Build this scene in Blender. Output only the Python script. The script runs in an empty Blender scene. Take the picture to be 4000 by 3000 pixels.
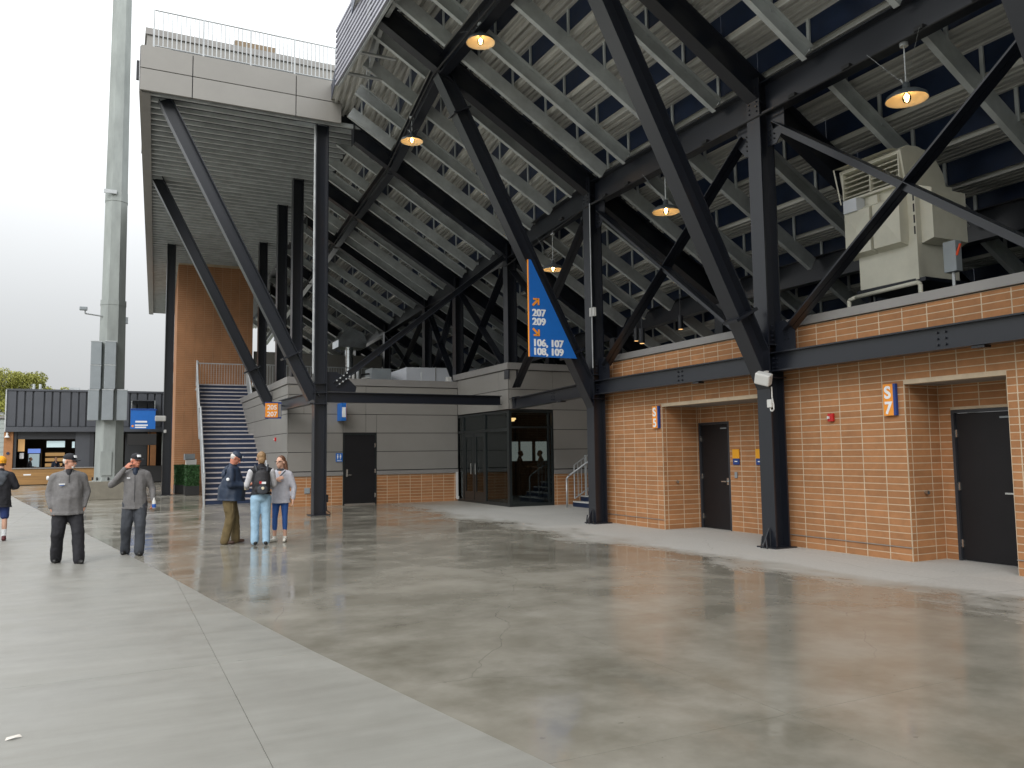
import bpy, bmesh, math, random
from mathutils import Vector, Matrix, noise
R = math.radians
random.seed(7)
sc = bpy.context.scene
COL = sc.collection

# ---------------------------------------------------------------- camera
YAW, PITCH, ROLL, FPX = 0.459444586, 0.084917675, -0.0124474525, 3147.178
fwd = Vector((math.sin(YAW)*math.cos(PITCH), math.cos(YAW)*math.cos(PITCH), math.sin(PITCH)))
rgt = Vector((math.cos(YAW), -math.sin(YAW), 0)); upv = rgt.cross(fwd)
r2 = rgt*math.cos(ROLL) + upv*math.sin(ROLL); u2 = upv*math.cos(ROLL) - rgt*math.sin(ROLL)
cd = bpy.data.cameras.new('camera'); cam = bpy.data.objects.new('camera', cd); COL.objects.link(cam)
M = Matrix((r2, u2, -fwd)).transposed().to_4x4(); M.translation = (0, 0, 1.65); cam.matrix_world = M
cd.sensor_width = 36; cd.lens = FPX*36/4000; cd.clip_start = .05; cd.clip_end = 2000
sc.camera = cam

# ---------------------------------------------------------------- world, sun, exposure
SUN_EL, SUN_ROT = R(36), R(217)
w = bpy.data.worlds.new('World'); sc.world = w; w.use_nodes = True
nt = w.node_tree; nt.nodes.clear()
def wn(t): return nt.nodes.new(t)
sky = wn('ShaderNodeTexSky'); sky.sky_type = 'NISHITA'; sky.sun_disc = False
sky.sun_elevation = SUN_EL; sky.sun_rotation = SUN_ROT; sky.dust_density = 4; sky.air_density = 1.5
hs = wn('ShaderNodeHueSaturation'); hs.inputs['Saturation'].default_value = .25
bg1 = wn('ShaderNodeBackground'); bg1.inputs['Strength'].default_value = .05
hs.inputs['Value'].default_value = .3
nt.links.new(sky.outputs[0], hs.inputs['Color']); nt.links.new(hs.outputs[0], bg1.inputs['Color'])
tc = wn('ShaderNodeTexCoord'); sp = wn('ShaderNodeSeparateXYZ'); nt.links.new(tc.outputs['Generated'], sp.inputs[0])
mr = wn('ShaderNodeMapRange'); mr.inputs['From Min'].default_value = 0; mr.inputs['From Max'].default_value = .75
mr.inputs['To Min'].default_value = .37; mr.inputs['To Max'].default_value = 1.5; mr.interpolation_type = 'SMOOTHSTEP'
nt.links.new(sp.outputs['Z'], mr.inputs['Value'])
nz = wn('ShaderNodeTexNoise'); nz.inputs['Scale'].default_value = 1.6; nz.inputs['Detail'].default_value = 4
nt.links.new(tc.outputs['Generated'], nz.inputs['Vector'])
mn = wn('ShaderNodeMapRange'); mn.inputs['To Min'].default_value = .88; mn.inputs['To Max'].default_value = 1.12
nt.links.new(nz.outputs[0], mn.inputs['Value'])
mm = wn('ShaderNodeMath'); mm.operation = 'MULTIPLY'
nt.links.new(mr.outputs[0], mm.inputs[0]); nt.links.new(mn.outputs[0], mm.inputs[1])
bg2 = wn('ShaderNodeBackground'); bg2.inputs['Color'].default_value = (.955, .98, 1, 1)
nt.links.new(mm.outputs[0], bg2.inputs['Strength'])
ad = wn('ShaderNodeAddShader'); nt.links.new(bg1.outputs[0], ad.inputs[0]); nt.links.new(bg2.outputs[0], ad.inputs[1])
ow = wn('ShaderNodeOutputWorld'); nt.links.new(ad.outputs[0], ow.inputs[0])
sl = bpy.data.lights.new('sun', 'SUN'); sl.energy = 1.1; sl.angle = R(38); sl.color = (1, .97, .93)
so = bpy.data.objects.new('sun', sl); COL.objects.link(so)
so.rotation_euler = (R(90)-SUN_EL, 0, R(180)-SUN_ROT); so.location = (-20, -30, 40)
vs = sc.view_settings; sc.display_settings.display_device = 'sRGB'
vs.view_transform = 'Standard'; vs.look = 'None'; vs.exposure = 0.48; vs.gamma = 1; vs.use_curve_mapping = False
sc.cycles.max_bounces = 7; sc.cycles.diffuse_bounces = 4; sc.cycles.glossy_bounces = 4; sc.cycles.transmission_bounces = 6
sc.cycles.transparent_max_bounces = 8; sc.cycles.use_denoising = True; sc.cycles.sample_clamp_indirect = 6
sc.cycles.caustics_reflective = False; sc.cycles.caustics_refractive = False

# ---------------------------------------------------------------- materials
MAT = {}
def mat(name, col, rough=.5, metal=0., var=.0, vscale=3., bump=0., bscale=40., detail=4, stretch=None, spec=.5, objvar=0., alpha_emit=None, rvar=0.):
    m = bpy.data.materials.new(name); m.use_nodes = True; n = m.node_tree; b = n.nodes['Principled BSDF']
    b.inputs['Base Color'].default_value = (*col, 1); b.inputs['Roughness'].default_value = rough; b.inputs['Metallic'].default_value = metal
    b.inputs['Specular IOR Level'].default_value = spec
    g = n.nodes.new('ShaderNodeNewGeometry'); mp = n.nodes.new('ShaderNodeMapping')
    n.links.new(g.outputs['Position'], mp.inputs[0])
    if stretch: mp.inputs['Scale'].default_value = stretch
    last = None
    if var or objvar:
        nz = n.nodes.new('ShaderNodeTexNoise'); nz.inputs['Scale'].default_value = vscale; nz.inputs['Detail'].default_value = detail; nz.inputs['Roughness'].default_value = .65
        n.links.new(mp.outputs[0], nz.inputs['Vector'])
        a = n.nodes.new('ShaderNodeMapRange'); a.inputs['From Min'].default_value = .3; a.inputs['From Max'].default_value = .7
        a.inputs['To Min'].default_value = 1-var; a.inputs['To Max'].default_value = 1+var
        n.links.new(nz.outputs[0], a.inputs['Value']); last = a.outputs[0]
        if objvar:
            oi = n.nodes.new('ShaderNodeObjectInfo'); ad = n.nodes.new('ShaderNodeMath'); ad.operation = 'ADD'
            n.links.new(oi.outputs['Random'], ad.inputs[0]); n.links.new(g.outputs['Random Per Island'], ad.inputs[1])
            fr = n.nodes.new('ShaderNodeMath'); fr.operation = 'FRACT'; n.links.new(ad.outputs[0], fr.inputs[0])
            c = n.nodes.new('ShaderNodeMapRange'); c.inputs['To Min'].default_value = 1-objvar; c.inputs['To Max'].default_value = 1+objvar
            n.links.new(fr.outputs[0], c.inputs['Value'])
            mu = n.nodes.new('ShaderNodeMath'); mu.operation = 'MULTIPLY'; n.links.new(last, mu.inputs[0]); n.links.new(c.outputs[0], mu.inputs[1]); last = mu.outputs[0]
        hv = n.nodes.new('ShaderNodeVectorMath'); hv.operation = 'SCALE'; hv.inputs[0].default_value = col
        n.links.new(last, hv.inputs['Scale']); n.links.new(hv.outputs[0], b.inputs['Base Color'])
        if rvar:
            rr = n.nodes.new('ShaderNodeMapRange'); rr.inputs['From Min'].default_value = .3; rr.inputs['From Max'].default_value = .7
            rr.inputs['To Min'].default_value = max(0, rough-rvar); rr.inputs['To Max'].default_value = min(1, rough+rvar)
            n.links.new(nz.outputs[0], rr.inputs['Value']); n.links.new(rr.outputs[0], b.inputs['Roughness'])
    if bump:
        nb = n.nodes.new('ShaderNodeTexNoise'); nb.inputs['Scale'].default_value = bscale; nb.inputs['Detail'].default_value = 3
        n.links.new(mp.outputs[0], nb.inputs['Vector'])
        bp = n.nodes.new('ShaderNodeBump'); bp.inputs['Strength'].default_value = bump; bp.inputs['Distance'].default_value = .01
        n.links.new(nb.outputs[0], bp.inputs['Height']); n.links.new(bp.outputs[0], b.inputs['Normal'])
    if alpha_emit:
        b.inputs['Emission Color'].default_value = (*alpha_emit[:3], 1); b.inputs['Emission Strength'].default_value = alpha_emit[3]
    MAT[name] = m; return m
mat('black_steel', (.008, .010, .016), .32, 0, .12, .7, spec=.6)
MAT['black_steel'].node_tree.nodes['Principled BSDF'].inputs['Coat Weight'].default_value = .15
MAT['black_steel'].node_tree.nodes['Principled BSDF'].inputs['Coat Roughness'].default_value = .2
mat('galv', (.50, .53, .54), .45, .15, .18, 2.2, .05, 30, rvar=.1)
mat('galv_bright', (.45, .47, .48), .4, .4, .15, 3, rvar=.1)
mat('tread_alu', (.62, .62, .59), .42, .1, .42, 1.1, stretch=(7, .12, 7), rvar=.1)
mat('stair_tread', (.46, .43, .44), .5, .1, .15, 3)
mat('riser_navy', (.007, .018, .052), .4, 0, .3, 2, rvar=.1)
mat('brick', (.365, .168, .068), .8, 0, .12, 5, .25, 60, objvar=.11)
mat('brick_far', (.37, .18, .085), .8, 0, .15, 1.2)
mat('mortar', (.56, .45, .32), .9, 0, .14, 4, .3, 80)
mat('panel_grey', (.262, .252, .234), .42, .15, .05, .8, .03, 10, objvar=.03)
mat('coping', (.27, .26, .25), .45, .2, .06, 2)
mat('door_black', (.010, .0095, .011), .5, 0, .12, 2, spec=.3)
mat('frame_black', (.012, .016, .017), .35)
mat('steel', (.55, .55, .53), .25, .9)
mat('cream', (.60, .59, .50), .5, 0, .07, 2.5, .05, 20)
mat('white_duct', (.62, .65, .70), .5, 0, .05, 2)
mat('grey_box', (.27, .30, .32), .45, .1, .06, 3)
mat('pole_galv', (.29, .315, .305), .55, .15, .22, 1.3, .05, 20, stretch=(1, 1, .3))
mat('conc_ped', (.20, .185, .15), .85, 0, .15, 3, .3, 30)
mat('blue_sign', (.010, .135, .50), .45, 0, .05, 5)
mat('navy_sign', (.01, .045, .22), .45)
mat('orange_sign', (.85, .30, .025), .5)
mat('yellow_sign', (.78, .36, .012), .55)
mat('white_txt', (.78, .80, .82), .6)
mat('red', (.48, .012, .014), .4)
mat('red_orange', (.75, .08, .02), .5)
mat('white_plastic', (.6, .6, .58), .45)
mat('dark_ribbed', (.066, .072, .085), .5, .1, .08, 1)
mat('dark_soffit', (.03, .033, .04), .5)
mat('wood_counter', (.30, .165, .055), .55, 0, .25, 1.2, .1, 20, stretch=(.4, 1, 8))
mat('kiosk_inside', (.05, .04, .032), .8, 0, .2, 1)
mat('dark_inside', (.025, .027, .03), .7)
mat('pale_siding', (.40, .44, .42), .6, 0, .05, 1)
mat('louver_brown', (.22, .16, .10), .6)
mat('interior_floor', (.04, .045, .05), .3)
mat('leaf_yellow', (.27, .275, .055), .7, 0, .4, .3, objvar=.35)
mat('leaf_green', (.022, .075, .018), .7, 0, .3, 8, objvar=.35)
mat('bark', (.10, .08, .06), .9, 0, .2, 4)
mat('grass', (.05, .08, .025), .9, 0, .3, .2)
mat('skin', (.52, .27, .185), .5, spec=.3); mat('skin_pale', (.60, .36, .26), .5, spec=.3); mat('skin_red', (.50, .20, .13), .5, spec=.3)
mat('cloth_grey', (.155, .15, .15), .9, 0, .14, 30, .35, 150)
mat('cloth_lightgrey', (.40, .40, .44), .85, 0, .1, 20, .2, 120)
mat('cloth_white', (.50, .50, .52), .85, 0, .1, 20, .2, 120)
mat('cloth_navy', (.012, .024, .050), .6, 0, .2, 8, .25, 60)
mat('cloth_black', (.012, .012, .016), .8, 0, .2, 15, .2, 60)
mat('cloth_darkgrey', (.04, .045, .055), .8, 0, .2, 10, .2, 60)
mat('cloth_hood', (.075, .085, .10), .85, 0, .2, 10)
mat('cloth_khaki', (.13, .095, .042), .9, 0, .18, 9, .3, 60)
mat('denim_light', (.30, .46, .60), .9, 0, .16, 12, .25, 80)
mat('leggings_blue', (.02, .085, .30), .7, 0, .1, 15)
mat('shorts_blue', (.02, .04, .15), .8, 0, .1, 15)
mat('beanie_yellow', (.82, .37, .02), .9, 0, .12, 30, .5, 120)
mat('hair_brown', (.115, .05, .025), .6, 0, .3, 40); mat('hair_blond', (.25, .15, .07), .6, 0, .3, 40); mat('hair_white', (.55, .53, .5), .7)
mat('shoe_brown', (.055, .028, .018), .6); mat('shoe_white', (.65, .64, .58), .6); mat('shoe_maroon', (.09, .012, .015), .6)
mat('shoe_black', (.012, .012, .012), .5); mat('backpack', (.018, .017, .020), .7, 0, .2, 12, .2, 80)
mat('mug', (.65, .58, .42), .4); mat('bottle_blue', (.02, .10, .4), .3)
mat('wood_lightbox', (.5, .28, .10), .5, alpha_emit=(1, .6, .25, .25))
mat('blue_lightbox', (.1, .2, .6), .4, alpha_emit=(.25, .4, 1, .5))
mat('screen', (.4, .5, .52), .4, alpha_emit=(.6, .75, .8, .35))
mat('bulb', (1, .8, .5), .3, alpha_emit=(1, .62, .24, 26))
mat('tube_light', (1, .8, .5), .3, alpha_emit=(1, .66, .30, 5))
mat('small_glow', (1, .6, .3), .3, alpha_emit=(1, .55, .2, 1.2))
mat('interior_light', (1, .8, .5), .3, alpha_emit=(1, .62, .25, 2.2))
mat('rear_window', (.5, .5, .5), .3, alpha_emit=(.70, .74, .68, .28))  # emission stands in for daylight coming through the panes
mat('shade_out', (.10, .115, .125), .35, .2); mat('shade_in', (.66, .60, .46), .5)
mat('filler', (.50, .48, .43), .8)
mat('paper', (.62, .58, .52), .8)
mat('soffit_white', (.22, .21, .195), .6)
mat('dark_rubber', (.015, .015, .016), .6)

def mat_glass(name, tint):
    m = bpy.data.materials.new(name); m.use_nodes = True; n = m.node_tree; n.nodes.clear()
    t = n.nodes.new('ShaderNodeBsdfTransparent'); t.inputs[0].default_value = (*tint, 1)
    g = n.nodes.new('ShaderNodeBsdfGlossy'); g.inputs['Roughness'].default_value = .01; g.inputs[0].default_value = (.85, .95, .98, 1)
    f = n.nodes.new('ShaderNodeFresnel'); f.inputs[0].default_value = 1.5
    mi = n.nodes.new('ShaderNodeMath'); mi.operation = 'MULTIPLY_ADD'; mi.inputs[1].default_value = 1.0; mi.inputs[2].default_value = .02; mi.use_clamp = True
    mx = n.nodes.new('ShaderNodeMixShader'); o = n.nodes.new('ShaderNodeOutputMaterial')
    n.links.new(f.outputs[0], mi.inputs[0]); n.links.new(mi.outputs[0], mx.inputs[0]); n.links.new(t.outputs[0], mx.inputs[1]); n.links.new(g.outputs[0], mx.inputs[2]); n.links.new(mx.outputs[0], o.inputs[0])
    MAT[name] = m
mat_glass('glass', (.6, .64, .64)); mat_glass('clear_bulb_glass', (.98, .9, .78))

def ground_mat(name, wet):
    m = bpy.data.materials.new(name); m.use_nodes = True; n = m.node_tree; b = n.nodes['Principled BSDF']; L = n.links.new
    g = n.nodes.new('ShaderNodeNewGeometry')
    def noise_(scale, detail, stretch=(1, 1, 1), rough=.6, dist=0):
        mp = n.nodes.new('ShaderNodeMapping'); mp.inputs['Scale'].default_value = stretch; L(g.outputs['Position'], mp.inputs[0])
        x = n.nodes.new('ShaderNodeTexNoise'); x.inputs['Scale'].default_value = scale; x.inputs['Detail'].default_value = detail; x.inputs['Roughness'].default_value = rough
        x.inputs['Distortion'].default_value = dist; L(mp.outputs[0], x.inputs['Vector']); return x.outputs[0]
    def rng(v, a, b_, c, d):
        x = n.nodes.new('ShaderNodeMapRange'); x.inputs['From Min'].default_value = a; x.inputs['From Max'].default_value = b_
        x.inputs['To Min'].default_value = c; x.inputs['To Max'].default_value = d; L(v, x.inputs['Value']); return x.outputs[0]
    def mth(op, a, b_):
        x = n.nodes.new('ShaderNodeMath'); x.operation = op
        for i, v in enumerate((a, b_)):
            if isinstance(v, (int, float)): x.inputs[i].default_value = v
            else: L(v, x.inputs[i])
        return x.outputs[0]
    def mixc(f, a, b_):
        x = n.nodes.new('ShaderNodeMix'); x.data_type = 'RGBA'; L(f, x.inputs[0])
        for i, v in ((6, a), (7, b_)):
            if isinstance(v, tuple): x.inputs[i].default_value = (*v, 1)
            else: L(v, x.inputs[i])
        return x.outputs[2]
    big = noise_(.32, 5, (1, 1, 1), .6, .6); mid = noise_(1.3, 5, (1, 1, 1), .62); fine = noise_(24, 4); oi = n.nodes.new('ShaderNodeObjectInfo')
    orr = rng(oi.outputs['Random'], 0, 1, *((.95, 1.05) if wet else (.992, 1.008)))
    if wet:
        base = mixc(rng(big, .35, .65, 0, 1), (.165, .152, .12), (.26, .242, .20))
        base = mixc(rng(mid, .38, .68, 0, .75), base, (.315, .298, .255))
        # dry strip under the wall, wavy edge: distance to the wall plus blotchy noise
        sx = n.nodes.new('ShaderNodeSeparateXYZ'); L(g.outputs['Position'], sx.inputs[0])
        edge = noise_(.9, 6, (1, .55, 1), .68, .5)
        d = mth('ADD', sx.outputs['X'], mth('MULTIPLY', mth('SUBTRACT', edge, .5), 3.4))
        nearend = rng(sx.outputs['Y'], 5.5, 8.5, 0.3, 0.)
        d = mth('SUBTRACT', d, nearend)
        d = mth('ADD', d, mth('MULTIPLY', mth('SUBTRACT', noise_(4.5, 5, (1, .5, 1), .7), .5), 1.6)); dry = rng(d, 7.7, 8.9, 0, 1)
        farcut = rng(sx.outputs['Y'], 21, 26, 1, .25); dry = mth('MULTIPLY', dry, farcut)
        base = mixc(dry, base, mixc(rng(fine, .3, .7, 0, 1), (.39, .385, .36), (.46, .455, .43)))
        mpv = n.nodes.new('ShaderNodeMapping'); L(g.outputs['Position'], mpv.inputs[0]); mpv.inputs['Rotation'].default_value = (0, 0, .5)
        dn = n.nodes.new('ShaderNodeTexNoise'); dn.inputs['Scale'].default_value = 1.1; dn.inputs['Detail'].default_value = 5; L(mpv.outputs[0], dn.inputs['Vector'])
        va = n.nodes.new('ShaderNodeVectorMath'); va.operation = 'MULTIPLY_ADD'; L(dn.outputs[1], va.inputs[0]); va.inputs[1].default_value = (.5, .5, 0); L(mpv.outputs[0], va.inputs[2])
        vo = n.nodes.new('ShaderNodeTexVoronoi'); vo.feature = 'DISTANCE_TO_EDGE'; vo.inputs['Scale'].default_value = .27; L(va.outputs[0], vo.inputs['Vector'])
        crack = mth('MULTIPLY', rng(vo.outputs['Distance'], .0, .0018, .4, 0), rng(noise_(.5, 2), .45, .55, 0, 1)); base = mixc(crack, base, (.07, .062, .05))
        spots = rng(noise_(9, 2), .73, .76, 0, .5); base = mixc(spots, base, (.10, .095, .08))
        rwet = rng(mth('ADD', mth('MULTIPLY', big, .5), mth('MULTIPLY', mid, .5)), .40, .60, .055, .27)
        rough = mth('ADD', mth('MULTIPLY', rwet, mth('SUBTRACT', 1., dry)), mth('MULTIPLY', dry, .7))
        L(rough, b.inputs['Roughness']); b.inputs['Specular IOR Level'].default_value = .62
        hgt = mth('ADD', mth('MULTIPLY', noise_(2.2, 3, (1, 1, 1)), .8), mth('MULTIPLY', fine, .03))
        bs = .12
    else:
        base = mixc(rng(noise_(.9, 5, (1, 7, 1), .6), .35, .65, 0, 1), (.232, .225, .20), (.268, .262, .236))
        base = mixc(rng(big, .4, .7, 0, .45), base, (.19, .185, .165))
        sp_ = rng(noise_(7, 2), .74, .77, 0, .5)
        base = mixc(sp_, base, (.12, .12, .11))
        L(rng(mid, .35, .65, .30, .52), b.inputs['Roughness']); b.inputs['Specular IOR Level'].default_value = .45
        hgt = mth('ADD', mth('MULTIPLY', noise_(6, 4, (1, 26, 1)), .35), mth('MULTIPLY', noise_(1.2, 2), .8)); bs = .25
    sc_ = n.nodes.new('ShaderNodeVectorMath'); sc_.operation = 'SCALE'; L(base, sc_.inputs[0]); L(orr, sc_.inputs['Scale']); L(sc_.outputs[0], b.inputs['Base Color'])
    bp = n.nodes.new('ShaderNodeBump'); bp.inputs['Strength'].default_value = bs; bp.inputs['Distance'].default_value = .02; L(hgt, bp.inputs['Height']); L(bp.outputs[0], b.inputs['Normal'])
    MAT[name] = m
ground_mat('plaza_wet', True); ground_mat('walk_dry', False)

# ---------------------------------------------------------------- helpers
def tag(o, label=None, cat=None, group=None, kind=None):
    if label: o['label'] = label
    if cat: o['category'] = cat
    if group: o['group'] = group
    if kind: o['kind'] = kind
    return o
def empty(name, loc=(0, 0, 0), rz=0, **k):
    o = bpy.data.objects.new(name, None); COL.objects.link(o); o.location = loc; o.rotation_euler = (0, 0, rz); o.empty_display_size = .2
    return tag(o, **k)
def link(name, me, m=None, parent=None, loc=None, rz=None):
    o = bpy.data.objects.new(name, me); COL.objects.link(o)
    if m is not None and not me.materials: me.materials.append(MAT[m])
    if parent is not None: o.parent = parent
    if loc is not None: o.location = loc
    if rz is not None: o.rotation_euler = (0, 0, rz)
    return o
class MB:
    """collects shapes into one mesh"""
    def __init__(s): s.v = []; s.f = []
    def add(s, vs, fs):
        k = len(s.v); s.v += [tuple(v) for v in vs]; s.f += [tuple(i+k for i in f) for f in fs]; return s
    def box(s, x0, x1, y0, y1, z0, z1):
        if x0 > x1: x0, x1 = x1, x0
        if y0 > y1: y0, y1 = y1, y0
        if z0 > z1: z0, z1 = z1, z0
        return s.add([(x0, y0, z0), (x1, y0, z0), (x1, y1, z0), (x0, y1, z0), (x0, y0, z1), (x1, y0, z1), (x1, y1, z1), (x0, y1, z1)],
              [(0, 3, 2, 1), (4, 5, 6, 7), (0, 1, 5, 4), (1, 2, 6, 5), (2, 3, 7, 6), (3, 0, 4, 7)])
    def prof(s, prof, p0, p1, up=(0, 0, 1), cut0=None, cut1=None):
        """extrude a closed 2d profile (side, up) from p0 to p1"""
        p0 = Vector(p0); p1 = Vector(p1); d = (p1-p0).normalized(); up = Vector(up)
        side = d.cross(up).normalized(); u = side.cross(d).normalized(); n = len(prof)
        vs = []
        for p, cut in ((p0, cut0), (p1, cut1)):
            for a, b in prof:
                q = p + side*a + u*b
                if cut is not None:
                    cp, cn = Vector(cut[0]), Vector(cut[1]); q = q - d*((q-cp).dot(cn)/d.dot(cn))
                vs.append(q)
        fs = [(i, (i+1) % n, n+(i+1) % n, n+i) for i in range(n)] + [tuple(range(n-1, -1, -1)), tuple(range(n, 2*n))]
        return s.add(vs, fs)
    def ibeam(s, p0, p1, depth, width, up=(0, 0, 1), tf=.022, tw=.016, **k):
        h, w_ = depth/2, width/2; t = tw/2
        pr = [(-w_, -h), (w_, -h), (w_, -h+tf), (t, -h+tf), (t, h-tf), (w_, h-tf), (w_, h), (-w_, h), (-w_, h-tf), (-t, h-tf), (-t, -h+tf), (-w_, -h+tf)]
        return s.prof(pr, p0, p1, up, **k)
    def chan(s, p0, p1, depth, width, up=(0, 0, 1), t=.012, flip=1, **k):
        h = depth/2
        pr = [(0, -h), (width*flip, -h), (width*flip, -h+t), (t*flip, -h+t), (t*flip, h-t), (width*flip, h-t), (width*flip, h), (0, h)]
        if flip < 0: pr = pr[::-1]
        return s.prof(pr, p0, p1, up, **k)
    def angle(s, p0, p1, a, b, up=(0, 0, 1), t=.012, flip=1):
        pr = [(0, 0), (a*flip, 0), (a*flip, t), (t*flip, t), (t*flip, b), (0, b)]
        if flip < 0: pr = pr[::-1]
        return s.prof(pr, p0, p1, up)
    def bar(s, p0, p1, w_, h, up=(0, 0, 1)):
        a, b = w_/2, h/2; return s.prof([(-a, -b), (a, -b), (a, b), (-a, b)], p0, p1, up)
    def tube(s, p0, p1, r, n=8, r1=None):
        p0 = Vector(p0); p1 = Vector(p1); d = (p1-p0).normalized(); up = Vector((0, 0, 1)) if abs(d.z) < .95 else Vector((1, 0, 0))
        a = d.cross(up).normalized(); b = a.cross(d); r1 = r if r1 is None else r1
        vs = [p + (a*math.cos(2*math.pi*(i+.5)/n) + b*math.sin(2*math.pi*(i+.5)/n))*rr for p, rr in ((p0, r), (p1, r1)) for i in range(n)]
        return s.add(vs, [(i, n+i, n+(i+1) % n, (i+1) % n) for i in range(n)] + [tuple(range(n)), tuple(range(2*n-1, n-1, -1))])
    def path(s, pts, r, n=8):
        for a, b in zip(pts, pts[1:]): s.tube(a, b, r, n)
        return s
    def lathe(s, c, prof, n=24, axis='z', close=False):
        k = len(s.v); c = Vector(c)
        for r, z in prof:
            for i in range(n):
                a = 2*math.pi*i/n
                p = Vector((r*math.cos(a), r*math.sin(a), z))
                if axis == 'y': p = Vector((p.x, -p.z, p.y))
                if axis == 'x': p = Vector((-p.z, p.x, p.y))
                s.v.append(tuple(c+p))
        for j in range(len(prof)-1):
            for i in range(n): s.f.append((k+j*n+i, k+j*n+(i+1) % n, k+(j+1)*n+(i+1) % n, k+(j+1)*n+i))
        if close: s.f.append(tuple(k+i for i in range(n-1, -1, -1))); s.f.append(tuple(k+(len(prof)-1)*n+i for i in range(n)))
        return s
    def mesh(s, name, m=None, smooth=False):
        me = bpy.data.meshes.new(name); me.from_pydata(s.v, [], s.f)
        bm = bmesh.new(); bm.from_mesh(me); bmesh.ops.recalc_face_normals(bm, faces=bm.faces); bm.to_mesh(me); bm.free()
        if m: me.materials.append(MAT[m])
        if smooth:
            for p in me.polygons: p.use_smooth = True
        return me
    def obj(s, name, m, parent=None, smooth=False, bevel=0, **k):
        o = link(name, s.mesh(name, m, smooth), None, parent, **k)
        if name in ('bolts', 'anchor_bolts'): o['kind'] = 'stuff'
        if bevel:
            md = o.modifiers.new('b', 'BEVEL'); md.width = bevel; md.segments = 2; md.limit_method = 'ANGLE'
        return o
def text(body, name, m, parent, loc, size, facing, extr=.006, bold=.0, align='LEFT'):
    """facing: '-x' or '-y' (the way the letters look out)"""
    c = bpy.data.curves.new(name, 'FONT'); c.body = body; c.size = size; c.extrude = extr; c.offset = bold; c.align_x = align
    o = bpy.data.objects.new(name, c); COL.objects.link(o)
    dg = bpy.context.evaluated_depsgraph_get(); me = bpy.data.meshes.new_from_object(o.evaluated_get(dg))
    COL.objects.unlink(o); bpy.data.objects.remove(o)
    me.materials.clear(); me.materials.append(MAT[m])
    t = link(name, me, None, parent); t.location = loc
    t.rotation_euler = (R(90), 0, R(-90) if facing == '-x' else 0)
    return t

# ================================================================ GROUND
def clip(poly, a, b, c):
    """keep a*x+b*y<=c"""
    out = []
    for i in range(len(poly)):
        p, q = poly[i], poly[(i+1) % len(poly)]; dp = a*p[0]+b*p[1]-c; dq = a*q[0]+b*q[1]-c
        if dp <= 0: out.append(p)
        if dp*dq < 0:
            t = dp/(dp-dq); out.append((p[0]+(q[0]-p[0])*t, p[1]+(q[1]-p[1])*t))
    return out
g = MB().add([(-900, -300, -.25), (900, -300, -.25), (900, 1500, -.25), (-900, 1500, -.25)], [(0, 1, 2, 3)])
tag(g.obj('ground', 'grass'), kind='structure')
g = MB().add([(-60, -30, -.07), (70, -30, -.07), (70, 110, -.07), (-60, 110, -.07)], [(0, 1, 2, 3)])
g.v = [(x, y, -.006) for x, y, z in g.v]
tag(g.obj('pavement_base', 'filler'), kind='structure')
plaza = empty('plaza', kind='structure'); walkway = empty('walkway', kind='structure')
# boundary between the plaza and the walkway: a slightly bent line, given as pieces (y0,y1,x0,x1)
BP = [(-30, 5.6), (3.83, 2.12), (8.36, 1.3), (12.96, .64), (38.86, -3.5), (110, -14)]
def bx_at(y):
    for (ya, xa), (yb, xb) in zip(BP, BP[1:]):
        if y <= yb: return xa+(xb-xa)*(y-ya)/(yb-ya)
def prism(poly, z0, z1):
    n = len(poly); return MB().add([(x, y, z0) for x, y in poly]+[(x, y, z1) for x, y in poly],
        [tuple(range(n-1, -1, -1)), tuple(range(n, 2*n))]+[(i, (i+1) % n, n+(i+1) % n, n+i) for i in range(n)])
XS = [.8+3.03*k for k in range(-9, 12)]; YS = [3.9+3.03*k for k in range(-4, 24)]
G = .0016
YW = [3.9+3.03*k for k in range(-4, 24)]
for i in range(len(XS)-1):
    for j in range(len(YS)-1):
        y0, y1 = YS[j]+G, YS[j+1]-G
        ya, xa, yb, xb = y0, bx_at(y0), y1, bx_at(y1)
        # half plane through boundary points
        a, b = (yb-ya), -(xb-xa); c = a*xa+b*ya
        x0, x1 = XS[i]+G, XS[i+1]-G
        rect = [(x0, y0), (x1, y0), (x1, y1), (x0, y1)]
        for side, par, m in ((1, walkway, 'walk_dry'), (-1, plaza, 'plaza_wet')):
            gg = .006 if side == 1 else .006
            pl = clip(rect, side*a, side*b, side*c-gg*abs(a))
            if len(pl) < 3: continue
            if side == 1: pl = [(px, py + (G if (j % 4) and abs(py-y1) < 1e-5 else 0) - (G if ((j-1) % 4) and j and abs(py-y0) < 1e-5 else 0)) for px, py in pl]
            if side == 1 and (pl[0][0] < -15 or y0 > 45): continue
            if side == -1 and (y0 > 63): continue
            tz = .012 if side == 1 else 0
            prism(pl, -.06, tz).obj('slab', m, par)
# plain paving further out
tag(MB().add([(-60, -30, -.02), (XS[0], -30, -.02), (XS[0], 110, -.02), (-60, 110, .0121)], [(0, 1, 2, 3)]).obj('pavement', 'walk_dry'), kind='structure')
tag(MB().add([(XS[0], 66, .002), (70, 66, .002), (70, 110, .002), (XS[0], 110, .002)], [(0, 1, 2, 3)]).obj('pavement', 'walk_dry'), kind='structure')
tag(MB().add([(XS[0], -30, .001), (70, -30, .001), (70, YS[0], .001), (XS[0], YS[0], .001)], [(0, 1, 2, 3)]).obj('pavement', 'walk_dry'), kind='structure')
lit = MB().add([(0, 0, .004), (.05, .01, .012), (.085, .028, .006), (.07, .045, .018), (.03, .038, .008), (.005, .022, .016)], [(0, 1, 2, 3, 4, 5)])
tag(lit.obj('litter', 'paper', loc=(-.52, 5.66, .012)), 'crumpled white paper scrap lying on the pale dry walkway', 'litter')

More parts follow.
